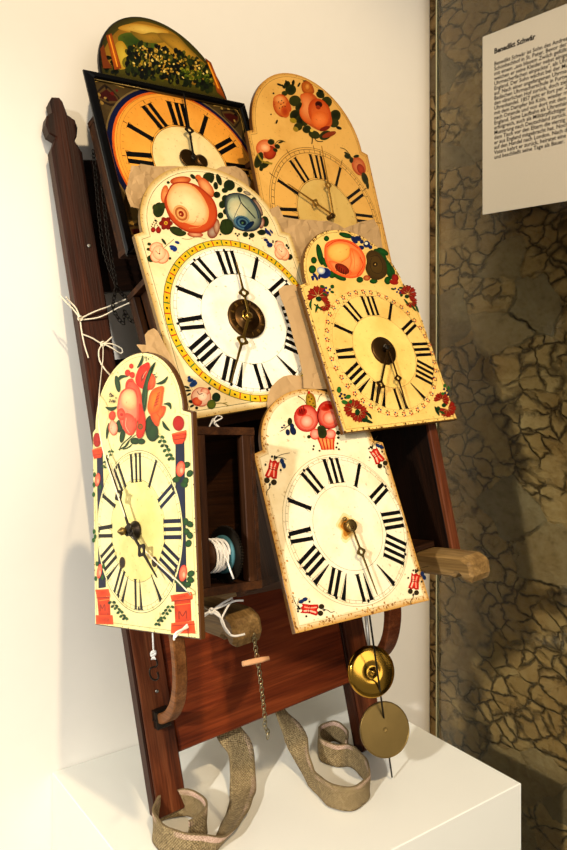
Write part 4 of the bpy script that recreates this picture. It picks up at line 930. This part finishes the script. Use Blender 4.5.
d.sp([(245, 255), (262, 270), (275, 320), (275, 370), (262, 410), (238, 415), (232, 380), (245, 320)], '#e8583c', '#cc3c28'); d.ell(252, 362, 12, 14, 0, '#b88a3c', '#5c4a1c'); d.dot(252, 362, 5, '#c43420')
d.ell(118, 310, 15, 22, 10, '#ee6a4c', '#dc4630'); d.sp([(108, 340), (118, 330), (140, 350), (142, 385), (122, 402), (105, 385), (102, 360)], '#f4ccb0', '#ee9478', mid=.7); d.line([(108, 345), (104, 375), (122, 402), (140, 390)], 5, '#ec8468')
# striped tulip leaf and orange tulip
d.sp([(325, 55), (300, 95), (290, 140), (285, 200), (278, 270), (268, 290), (258, 240), (262, 190), (278, 130), (300, 80)], '#2f5c34', '#28502c'); d.line([(300, 100), (282, 170), (270, 260)], 4, '#4c7a4c')
d.sp([(290, 235), (298, 205), (320, 180), (360, 172), (358, 215), (350, 270), (325, 300), (298, 305), (285, 275)], '#f49a3c', '#e8641c', ctr=(320, 235)); d.sp([(330, 215), (345, 200), (330, 260), (312, 280)], '#c8501c', '#e87a2c')
for k in range(5): d.line([(315+k*4, 265-k*14), (338+k*2, 255-k*14)], 3, '#a83c14')
d.sp([(300, 305), (335, 290), (350, 265), (372, 270), (360, 310), (345, 325), (335, 360), (315, 345)], '#f08238', '#e05c20'); d.line([(330, 300), (345, 320)], 3, '#c8481c')
d.finish(r5)
cs5 = d.movement(r5, -.068, .078, -.066, .099, -.100, open_side=1)
for w_ in (-.034,):
    m = MB(); m.box((.067, -.0575, w_), (.0775, .0905, w_+.0125), d.T4, grain=(1, 0, 2), bev=.001); m.build('post', M['case'], cs5)
m = MB(); m.lathe([(.0085, 0), (.0095, .001), (.0095, .003), (.0065, .006), (.0050, .009), (.0055, .0115), (.0042, .013)], basis(d.P(0, .0, .0006), d.u, d.v, d.n), 32); m.build('hand_collet', M['iron'], r5)
W_ = .0155
m = MB(); m.lathe([(.0028, -.002), (.0038, .001), (.0042, .003), (.003, .0045), (.002, .006), (.0008, .0075)], basis(d.P(0, 0, W_), d.u, d.v, d.n), 20); m.build('hand_nut', M['oldbrass'], r5)
d.hand([(129.5, 527.5), (107, 457.4)], W_, .0034, (117, 498), 'iron', 'minute_hand', r5, hubr=.0045)
d.hand([(131.5, 531.5), (157, 576.5)], W_-.0025, .0036, (142.6, 549.4), 'iron', 'hour_hand', r5, hubr=.0048)
# toothed wheel with a drum of cord inside the open case
def D5p(u, v, w): return d.P(u, v, w)
gu = d.uv(225, 554, -.062)
wc = empty('winding_drum', d.P(gu[0], gu[1], -.062), 'dark toothed wheel and drum wound with white cord inside the open clock case', 'winding drum')
m = MB(); R0 = .0285; n_ = 60; pr = []
for i in range(n_*2):
    a = 2*PI*i/(n_*2); r = R0 if i % 2 else R0-.002; pr.append((r*math.cos(a), r*math.sin(a)))
Tg = basis(d.P(gu[0], gu[1], -.062), d.u, d.v, d.n); m.prism(pr, -.0015, .0015, Tg); m.build('toothed_wheel', M['iron'], wc)
m = MB(); m.lathe([(.019, .0018), (.019, .004), (.017, .005)], Tg, 36); m.build('ratchet_disc', M['verdigris'], wc)
m = MB(); m.lathe([(.0135, .0052), (.0135, .0235), (.0165, .024), (.0165, .0265), (.004, .027)], Tg, 30); m.build('drum', M['case'], wc)
m = MB(); tp = []
for i in range(150):
    a = i*2*PI/22; tp.append(Tg @ Vector(((.0152+.001*math.sin(i*.7))*math.cos(a), (.0152+.001*math.sin(i*.7))*math.sin(a), .0062+.016*i/150)))
m.tube(tp, .0013, 6); m.tube([Tg @ Vector(p) for p in ((.0145, .004, .014), (.0175, -.004, .012), (.0185, -.014, .009), (.0195, -.023, .006))], .0011, 6); m.build('cord', M['white_string'], wc)
for (v_, w_, r_) in ((.035, -.05, .006), (.062, -.05, .005), (.025, -.035, .005), (.075, -.06, .004)):
    m = MB(); m.lathe([(r_, 0), (r_, .004), (.0015, .0045), (.0015, .03)], basis(d.P(.005, v_, w_), d.n, d.v, d.u), 16); m.build('pinion', M['bronze'], wc)

# ================= lower middle clock with red pomegranates
D6 = Dial(rn=0.0693, c=(0.195, -0.4563, 1.379), u=(0.9996, -0.0276, -0.0058), v=(0.0171, 0.4277, 0.9037), W=0.0979, Hb=0.0999, Hs=0.0988, T=0.1768, du=-0.0079)
d = D6; r6 = empty('wall_clock', d.P(0, -.099), 'worn white bottom middle clock with two red fruits in its arch', 'clock', 'painted clocks hung on the carrying frame')
ol = d.outline(.0865, arch=(-.0925, .0755)); d.plate(ol, '#f3e6c6', '#7a5a2e', .008)
d.border(ol, .0, .009, '#c9a057', '#f3e6c6'); d.border(ol, .0062, .0004, '#a8986c'); d.grime(ol, 520, ['#b08448', '#c89a58', '#9a7040', '#d0ae74', '#c09450'], .0017, .007)
d.disc(.0885, '#f5ebd0', (-.0012, 0)); d.ring(.0893, .0897, '#8f8a6c', c=(-.0012, 0)); d.minutes(.0832, .0868, '#9a8f6c', w=.0002, tick=.00025, dr=.085)
d.ring(.0498, .0502, '#6f6a50'); d.numerals(h=.44, t=.068)
# rust stain round the arbor
for k, c_ in ((.0145, '#efdcb0'), (.0115, '#e2bf7c'), (.0085, '#c08a3c')): d.fan([((k*(1+.22*math.sin(3*t+1)+.12*math.sin(7*t)))*math.cos(t)-.003, (k*1.1*(1+.2*math.sin(2*t)+.1*math.sin(5*t)))*math.sin(t)) for t in [2*PI*i/30 for i in range(30)]], c_, None)
d.crop(250, 380, 3.78)
RD = '#c42a14'
d.ell(230, 78, 18, 32, -15, '#c89a2c', '#a8661c'); d.sp([(212, 60), (222, 42), (232, 55), (242, 70), (250, 105), (228, 108), (212, 90)], '#c8a034', '#8a7a24')
for x, y in ((222, 65), (232, 72), (226, 82), (238, 88), (230, 98), (242, 100)): d.dot(x, y, 3, '#4a4018')
d.ell(222, 48, 5, 6, 0, '#c43a1c'); d.line([(180, 60), (205, 78), (215, 100)], 3.5, '#4a3418', taper=True); d.line([(272, 52), (262, 62), (255, 82)], 3.5, '#4a3418', taper=True)
for x in (262, 276, 290, 304, 318): d.line([(x*.62+115, 210), (x*.75+74, 262)], 5, '#c8401c' if x % 28 < 14 else '#e0a05c')
d.poly([(250, 215), (322, 215), (315, 262), (272, 265)], '#e4b070', '#d87a4c')
for k in range(5): d.line([(255+k*15, 212), (272+k*11, 264)], 4.5, '#c83818')
for a in [(212, 145, 47, 52, -10), (298, 132, 46, 54, -12)]:
    d.ell(*a[:4], a[4], '#f0a48c', '#b81c10', off=(6, 8), mid=.68); d.ell(a[0]+2, a[1]+12, 26, 26, 0, '#f6c4ac', '#e06448', mid=.6)
d.ell(196, 122, 20, 15, -20, '#8a1c0c', '#c83020'); d.ell(285, 108, 18, 10, 0, '#a83018', '#d84c34'); d.line([(262, 110), (255, 140), (268, 175), (300, 186)], 4, '#7a1a0c'); d.ell(300, 100, 20, 8, 20, '#b82c18'); 
for x, y in ((190, 100), (184, 108), (200, 98)): d.line([(x, y), (x+6, y+20)], 2.5, '#4a140a')
d.ell(245, 205, 19, 21, 0, '#f4b8a0', '#c82c1c', mid=.7); d.ell(303, 205, 21, 19, 0, '#f4b8a0', '#c82c1c', mid=.7)
d.sp([(255, 178), (272, 172), (285, 182), (290, 205), (280, 220), (262, 218), (256, 200)], '#33391a', '#454c20')
for a in [(150, 158, 9, 15, 0), (222, 215, 7, 7, 0), (332, 200, 8, 8, 0), (338, 186, 5, 5, 0), (333, 218, 5, 5, 0)]: d.ell(*a[:4], a[4], '#3a3c1c')
for a in [(162, 192, 11, 17, -20), (142, 198, 8, 12, -10), (158, 175, 8, 10, 0)]: d.ell(*a[:4], a[4], '#24345c', '#1c2848')
d.line([(112, 195), (130, 185), (150, 165)], 2, '#3a3c1c'); d.line([(118, 180), (135, 178), (150, 170)], 2, '#3a3c1c'); d.dot(120, 180, 4, '#24345c'); d.dot(128, 172, 4, '#24345c')
for x, y in ((240, 250), (238, 262), (330, 240), (326, 255), (262, 268), (335, 262)): d.dot(x, y, 4, '#3a2c1c')
def tulip(d, x, y, s, ang, leafs=1):
    a = math.radians(ang); R = lambda p: (x+s*(p[0]*math.cos(a)-p[1]*math.sin(a)), y+s*(p[0]*math.sin(a)+p[1]*math.cos(a)))
    d.poly([R(p) for p in ((-.45, -.95), (-.2, -.75), (.1, -.95), (.35, -.75), (.55, -.9), (.5, 0), (.6, .8), (.25, .9), (0, .75), (-.25, .95), (-.6, .75), (-.42, 0))], '#e4573c', '#b81f10', ctr=R((0, 0)))
    d.line([R((-.22, -.6)), R((-.15, 0)), R((-.28, .7))], s*.16, '#f6c8b0'); d.line([R((.2, -.6)), R((.16, 0)), R((.28, .7))], s*.12, '#f2b49c'); d.line([R((-.4, 0)), R((.45, .02))], s*.08, '#8a140a'); d.line([R((-.4, -.2)), R((.45, -.18))], s*.05, '#8a140a')
    for p in ((-.3, 1.15), (.4, 1.2)): q = R(p); d.ell(q[0], q[1], s*.28, s*.28, 0, '#4a3c1a', '#3a3014')
    d.line([R((.05, 1.3)), R((.1, 1.8)), R((-.1, 2.2)), R((.0, 2.6))], s*.07, '#3c3a24'); q = R((.07, 1.5)); d.ell(q[0], q[1], s*.1, s*.12, 0, '#2a2c1c')
    for p in ((-.3, -1.2), (-.05, -1.25), (.15, -1.2), (-.75, -.3), (.8, -.1), (.0, -1.05)): q = R(p); d.ell(q[0], q[1], s*.1, s*.12, 0, '#2c2c1c')
    for p in ((.75, -.95), (1.0, -.6)): q = R(p); d.ell(q[0], q[1], s*.2, s*.3, ang-25, '#1c3a6c', '#24446c')
    d.line([R((.1, -1.2)), R((.6, -1.6)), R((1.3, -1.9))], s*.05, '#3c3a24'); d.line([R((.0, -1.2)), R((.7, -1.3)), R((1.1, -1.2))], s*.05, '#3c3a24')
tulip(d, 84, 338, 39, 12); tulip(d, 478, 288, 33, -32)
d.crop(265, 560, 3.335)
tulip(d, 148, 165, 32, -85); tulip(d, 497, 72, 30, 8)
d.finish(r6)
m = MB(); c_ = d.uv(348.8, 526.5, .003); m.lathe([(.0062, 0), (.0062, .006), (.0072, .0065), (.0072, .009), (.004, .0095)], basis(d.P(c_[0], c_[1], .0006), d.u, d.v, d.n), 28); 
c2 = d.uv(345, 519, .009); m.lathe([(.0025, 0), (.0025, .003), (.001, .005)], basis(d.P(c2[0], c2[1], .0065), d.u, d.v, d.n), 10); m.build('hand_collet', M['oldbrass'], r6)
m = MB(); m.lathe([(.0022, 0), (.0022, .006), (.001, .007)], basis(d.P(*d.uv(352, 527.5, .011), .0065), d.u, d.v, d.n), 12); m.build('arbor', M['bronze'], r6)
d.hand([(351.7, 527.5), (376.7, 593.8)], .0105, .0030, (360.6, 551.9), 'oldbrass', 'hour_hand', r6, hubr=.0048)
d.movement(r6, -.082, .05, -.04, .085, -.15)

# ------------------------------------------------------------------ pendulums
def pendulum(label, top, tip, c, bobpx, r, mats, shiny, rodr, tipc=None):
    P0, P1 = onF(*top, c), onF(*tip, tipc if tipc is not None else c); kb = (bobpx[1]-top[1])/(tip[1]-top[1]); cb = c+((tipc if tipc is not None else c)-c)*kb+.004; cb += 0 if shiny else .007; B = onF(*bobpx, cb)
    t = empty('pendulum', P1, label, 'pendulum', 'brass pendulums hanging below the clocks')
    d_ = (P0-P1); Q = P1+d_*((B-P1).dot(d_)/d_.dot(d_))
    m = MB(); m.tube([P0, P1], rodr, 8); m.build('rod', mats[0], t)
    n = Vector((-.36, -.88, .28)).normalized(); u = Vector((0, 0, 1)).cross(n).normalized(); v = n.cross(u)
    T = basis(B+n*.003, u, v, n); m = MB()
    if shiny: m.lathe([(r*.9, -.005), (r, -.003), (r, -.0022), (r*.97, 0), (r*.8, .0018), (r*.5, .0032), (r*.3, .0036), (r*.27, .0030), (r*.2, .0036), (r*.12, .0042), (r*.1, .007), (r*.04, .0078)], T, 64)
    else: m.lathe([(r*.9, -.004), (r, -.003), (r, .0012), (r*.97, .002), (r*.955, .0016), (r*.09, .0022), (r*.08, .0014), (r*.03, .0012)], T, 64, smooth=False)
    m.build('bob', mats[1], t); return t
pendulum('short pendulum with shiny domed brass bob in front of the red-brown board', (363.5, 590), (373, 690), .145, (371, 671.5), .0345, (M['steel'], M['shinybrass']), True, .0024)
pendulum('long pendulum with dull flat brass disc and dark rod tip near the plinth', (366, 590), (392, 777), .235, (384, 729), .0365, (M['iron'], M['oldbrass']), False, .0013, .084)

# ------------------------------------------------------------------ packing paper wedged between the clocks
def paper(poly, d, w, amp, seed, label, step=.006, tilt=(0, 0), fold=1.0, group='crumpled packing paper between the clocks'):
    random.seed(seed); uvs = [d.uv(x, y, w) for x, y in poly]
    u0 = min(p[0] for p in uvs); u1 = max(p[0] for p in uvs); v0 = min(p[1] for p in uvs); v1 = max(p[1] for p in uvs)
    from mathutils.geometry import delaunay_2d_cdt
    def inside(x, y):
        c = False; n = len(uvs)
        for i in range(n):
            (x1, y1), (x2, y2) = uvs[i], uvs[i-1]
            if (y1 > y) != (y2 > y) and x < (x2-x1)*(y-y1)/(y2-y1)+x1: c = not c
        return c
    pts = []
    for i, p in enumerate(uvs):
        q = uvs[(i+1) % len(uvs)]; L_ = math.hypot(q[0]-p[0], q[1]-p[1]); k = max(1, int(L_/step/1.5))
        for j in range(k): t = j/k; jt = (random.uniform(-1, 1)*.0009 if j else 0); pts.append((p[0]+(q[0]-p[0])*t+jt, p[1]+(q[1]-p[1])*t+jt))
    nb = len(pts); y = v0
    while y < v1:
        x = u0
        while x < u1:
            a, b_ = x+random.uniform(-.45, .45)*step, y+random.uniform(-.45, .45)*step
            if inside(a, b_) and min(math.hypot(a-p[0], b_-p[1]) for p in pts[:nb]) > step*.5: pts.append((a, b_))
            x += step
        y += step
    r = delaunay_2d_cdt([Vector(p) for p in pts], [(i, (i+1) % nb) for i in range(nb)], [], 1, 1e-7)
    m = MB(); zz = []
    for p in r[0]:
        q = Vector((p.x*24*fold, p.y*24, seed*3.1)); h = noise.noise(q)*1.1+abs(noise.noise(q*2.3))*.7-.3+random.uniform(-.22, .22)
        zz.append(h*amp+tilt[0]*(p.x-u0)+tilt[1]*(p.y-v0))
    V1 = [m.vert(d.P(p.x, p.y, w+z)) for p, z in zip(r[0], zz)]; V2 = [m.vert(d.P(p.x, p.y, w+z-.0007)) for p, z in zip(r[0], zz)]
    ec = {}
    for f_ in r[2]:
        m.face([V1[i] for i in f_]); m.face([V2[i] for i in reversed(f_)])
        for i in range(len(f_)): e = (f_[i], f_[(i+1) % len(f_)]); ec[e] = 1
    for a, b_ in ec:
        if (b_, a) not in ec: m.face((V1[b_], V1[a], V2[a], V2[b_]))
    return tag(m.build('packing_paper', M['paper']), label, 'paper', group)
paper([(128, 184), (131, 166), (137, 167), (141, 163), (152, 164.5), (176, 166), (184, 167), (205, 173), (222, 166), (228, 166), (240, 169), (246, 172), (251, 181), (250, 196), (215, 205), (180, 212), (150, 208), (141, 208.5), (131, 207), (126, 190)], D1, .024, .0045, 3,
      'crumpled brown paper behind the arch of the large middle clock')
paper([(270, 209), (278, 206), (283, 217), (300, 219.5), (318, 221), (333, 222.5), (345, 228), (360, 222), (374, 219), (378, 228), (384, 249), (386, 268), (370, 280), (330, 285), (305, 285), (292, 262), (280, 232)], D2, .028, .0045, 5,
      'crumpled brown paper behind the arch of the right carnation clock', step=.008)
paper([(279, 289), (284, 285.5), (295.5, 284.5), (300, 300), (306, 315), (318, 345), (330, 380), (328, 389), (304, 388), (303.5, 375), (299.6, 355.7), (294, 338), (289.7, 322.7), (285, 308), (281, 298)], D3, .016, .0022, 8,
      'long strip of brown paper left of the carnation clock', step=.009)
paper([(267, 404), (268, 395), (271, 387), (278, 380), (284, 376), (290, 374.8), (304, 376.5), (321, 374.6), (324, 382), (329, 390), (331, 400), (310, 398), (290, 402), (280, 410), (270, 420)], D6, -.0115, .0022, 11,
      'brown paper curled over the arch of the bottom middle clock', step=.007)
paper([(145.5, 334), (149, 330), (155, 327), (158.5, 330), (163, 342), (168, 351), (173, 360), (178, 369), (180.5, 378), (179, 383), (174, 378), (166, 368), (158, 358), (148, 352), (142, 353), (137, 346), (137, 344.5), (146, 345)], D3, .012, .0035, 14,
      'folded brown paper between the middle clock and the sideways clock', step=.006, tilt=(.0, .0))

# ------------------------------------------------------------------ strings
def strands(name, lists, mat, label, r=.0011, cat='string'):
    m = MB()
    for pts in lists: m.tube(crom(pts, 6), r, 7)
    return tag(m.build(name, mat), label, cat)
c_ = lambda x, y, c=.018: onF(x, y, c)
def fold(px, c): return [onF(x, y, c) for x, y in px]
S = [[onF(80.5, 318.5, .014), onF(95, 311.5, .02), onF(110, 306, .021), onF(130, 297.5, .03), onF(147, 290, .06)],
     [onF(81, 320, .014), onF(100, 317, .019), onF(118, 308, .03), onF(138, 299, .05)],
     [onF(80, 318, .0145), onF(76.5, 309, .014), onF(71.5, 303, .012), onF(66, 297, .016)],
     [onF(79, 317, .0145), onF(73, 309, .013), onF(66, 302, .012), onF(59, 294, .008)],
     [onF(80, 318, .0145), onF(81.5, 330, .014), onF(84.5, 345, .014), onF(88.5, 358, .015)],
     [onF(82, 334, .014), onF(92, 338, .016), onF(103, 343.5, .017), onF(112, 337, .018)],
     [onF(103, 343.5, .018), onF(112, 348, .02), onF(120, 353, .022), onF(122.5, 352, .024), onF(121, 348, .022), onF(112, 344, .02), onF(103, 343.5, .018)],
     [onF(103, 344, .018), onF(99, 350, .02), onF(99.5, 360, .022), onF(104, 368, .03), onF(110, 375, .04)]]
for kx in ((80.3, 318.5), (103, 343.8)):
    S.append([onF(kx[0]+2.2*math.cos(t), kx[1]+2.2*math.sin(t), .017+.002*math.sin(3*t)) for t in [i*PI/4 for i in range(9)]])
T5 = lambda x, y, w: D5.P(*D5.uv(x, y, w), w)
strands('tie_string', S, M['string'], 'thin beige string knotted in a bow round the left rail')
strands('tie_string', [[onF(103, 344, .019), onF(103, 358, .03), onF(101.5, 372, .06), T5(99, 398, .010), T5(99, 425, .012), T5(103, 450, .016), T5(112, 478, .020), T5(122, 508, .018), T5(128, 524, .014), T5(132, 536, .010),
                        T5(150, 556, .006), T5(168, 573, .006), T5(177, 580.5, .006), T5(188, 592, .012), onF(199, 603.5, .325), onF(210, 611, .345)],
                       [T5(107, 452, .006), T5(113, 470, .012), T5(121, 500, .014), T5(127, 520, .014)]], M['string'],
        'thin beige string running down over the sideways clock to the left arm', .0007)
z1 = lambda x, y, c=.352: onF(x, y, c)
strands('tie_string', [[z1(174, 640, .40), z1(176, 633, .40), z1(190, 626, .385), z1(203, 617, .36), z1(212, 610.5, .35), z1(222, 603.5, .345), z1(232, 598, .335)],
                       [z1(175, 637, .402), z1(192, 621, .38), z1(211, 611, .352), z1(225, 605, .345), z1(235, 601, .343), z1(243, 600.5, .34)],
                       [z1(213, 610, .352), z1(219, 614, .354), z1(222, 623, .354), z1(227, 632, .352), z1(234, 636, .352), z1(245, 634, .356)],
                       [z1(211, 611, .352), z1(221, 618, .355), z1(225, 627, .355), z1(230, 634, .354)],
                       [z1(211.5+2.4*math.cos(t), 611+2.4*math.sin(t), .354+.002*math.sin(3*t)) for t in [i*PI/4 for i in range(9)]],
                       [z1(221, 619, .354), z1(228, 606, .348), z1(233, 600, .335)]], M['white_string'],
        'white string tied round the left carrying arm beside the sideways clock', .0011)
strands('tie_string', [[onF(209, 428, .27), onF(213, 419, .275), onF(216, 424, .28), onF(220, 428, .28), onF(214, 423, .285), onF(222, 418, .28), onF(217, 416, .27), onF(211, 424, .27)]], M['white_string'],
        'small tangle of white string under the corner of the large middle clock', .0008)

# ------------------------------------------------------------------ chains
def chain(name, pts, mat, ll, r, label, sub=24):
    P = crom(pts, sub); L_ = [0]
    for a, b in zip(P, P[1:]): L_.append(L_[-1]+(b-a).length)
    n = int(L_[-1]/(ll*.72)); m = MB(); k = 0
    for i in range(n):
        s = (i+.5)*ll*.72
        while k < len(L_)-2 and L_[k+1] < s: k += 1
        p = P[k].lerp(P[k+1], (s-L_[k])/max(1e-9, L_[k+1]-L_[k])); t = (P[k+1]-P[k]).normalized()
        a = t.cross(Vector((.3, -.8, .2))).normalized(); b = t.cross(a)
        if i % 2: a, b = (a+b*.8).normalized(), b
        m.tube([p+t*ll*.5*math.cos(q)*(1)+a*ll*.28*math.sin(q) for q in [2*PI*j/10 for j in range(10)]], r, 5, closed=True)
    return tag(m.build(name, mat), label, 'chain')
chain('brass_chain', [onF(254, 634, .345), onF(256, 650, .335), onF(259, 668, .325), onF(262.5, 695, .31), onF(265, 718, .298), onF(265, 726, .295), onF(268, 733, .292), onF(267, 741, .29)], M['chain'], .0078, .0006,
      'fine brass chain hanging from the end of the left carrying arm')
m = MB(); A_, B_ = onF(242.5, 664, .329), onF(269, 658, .333); m.tube([A_, A_.lerp(B_, .3), A_.lerp(B_, .7), B_], .003, 7, taper=[.9, 1.05, 1, .7])
tag(m.build('wooden_peg', M['peg']), 'small pale wooden peg pushed crosswise through the brass chain', 'peg')
chain('iron_chain', [onF(93, 150, .03), onF(96, 180, .03), onF(99, 215, .034), onF(104, 250, .04), onF(112, 275, .04), onF(120, 292, .04), onF(130, 300, .04)], M['iron'], .008, .0008,
      'dark iron chain hanging straight down between rail and upper left clock')
chain('iron_chain', [onF(100, 152, .05), onF(103, 190, .052), onF(107, 230, .054), onF(112, 262, .05), onF(116, 285, .045), onF(113, 305, .03), onF(118, 318, .028), onF(124, 323, .028), onF(124, 311, .03), onF(130, 320, .03), onF(136, 321, .03), onF(140, 312, .034)], M['iron'], .008, .0008,
      'dark iron chain with looped end in front of the gap beside the rail')
# cord and hook under the sideways clock
t5 = D5.P(*D5.uv(152.5, 632, -.02), -.02)
q1 = onF(153.5, 634, .14); cordt = empty('weight_cord', onF(155, 690, .13), 'short white knotted cord with iron hook hanging under the sideways clock', 'cord')
m = MB(); m.tube([onF(152.5, 624, .14), onF(153, 640, .14), onF(153.5, 652, .14)], .0011, 7); m.build('cord', M['cordknot'], cordt)
m = MB()
for k in range(5): m.tube([onF(153.3+2.2*math.cos(t+k), 653.5+2.4*math.sin(t*1.0+k*.7), .14+.003*math.cos(2*t+k)) for t in [i*PI/4 for i in range(8)]], .0013, 6, closed=True)
for k in range(4): m.tube([onF(153.3, 655, .14), onF(151.5+1.4*k, 659.5, .14+.002*(k-1.5))], .0008, 5)
m.build('knot', M['cordknot'], cordt)
m = MB(); m.tube(crom([onF(154, 658, .139), onF(157, 661, .139), onF(156.5, 666, .139), onF(151, 668, .139), onF(149.5, 672, .139), onF(151.5, 678, .139), onF(156, 680, .139), onF(158.5, 677, .139), onF(157.5, 672, .139)], 6), .0011, 7)
m.build('hook', M['iron'], cordt)

# ------------------------------------------------------------------ light
def area(loc, tgt, size, power, col, shape='DISK'):
    l = bpy.data.lights.new('lamp', 'AREA'); l.shape = shape; l.size = size; l.energy = power; l.color = col
    o = bpy.data.objects.new('spot_lamp', l); C.objects.link(o); o.location = loc
    o.rotation_euler = (Vector(tgt)-Vector(loc)).to_track_quat('-Z', 'Y').to_euler(); return o
def spot(loc, tgt, ang, power, col, rad=.04, blend=.6):
    l = bpy.data.lights.new('lamp', 'SPOT'); l.energy = power; l.color = col; l.spot_size = math.radians(ang); l.spot_blend = blend; l.shadow_soft_size = rad
    o = bpy.data.objects.new('spot_lamp', l); C.objects.link(o); o.location = loc
    o.rotation_euler = (Vector(tgt)-Vector(loc)).to_track_quat('-Z', 'Y').to_euler(); return o
spot((-.5, -2.1, 3.0), (.25, -.1, 1.55), 50, 165, (1, .775, .49), .035)
spot((-2.0, -1.5, 2.3), (-.28, -.05, .82), 58, 235, (1, .96, .88), .05)
area((-.3, -2.8, 2.2), (.2, 0, 1.2), 1.6, 20, (1, .93, .85))
w = bpy.data.worlds.new('room_light'); bpy.context.scene.world = w; w.use_nodes = True
bg = w.node_tree.nodes['Background']; bg.inputs[0].default_value = (1, .95, .88, 1); bg.inputs[1].default_value = .25

# ------------------------------------------------------------------ camera
cd = bpy.data.cameras.new('camera'); co = bpy.data.objects.new('camera', cd); C.objects.link(co)
co.location = CAM; co.rotation_euler = (PI/2, 0, -YAW)
cd.sensor_fit = 'HORIZONTAL'; cd.sensor_width = 36; cd.lens = 36*FPX/567; cd.shift_y = -85/567; cd.clip_start = .02
sc = bpy.context.scene; sc.camera = co
sc.view_settings.view_transform = 'Standard'; sc.view_settings.look = 'None'; sc.view_settings.gamma = 1; sc.view_settings.use_curve_mapping = False
sc.view_settings.exposure = 0.1
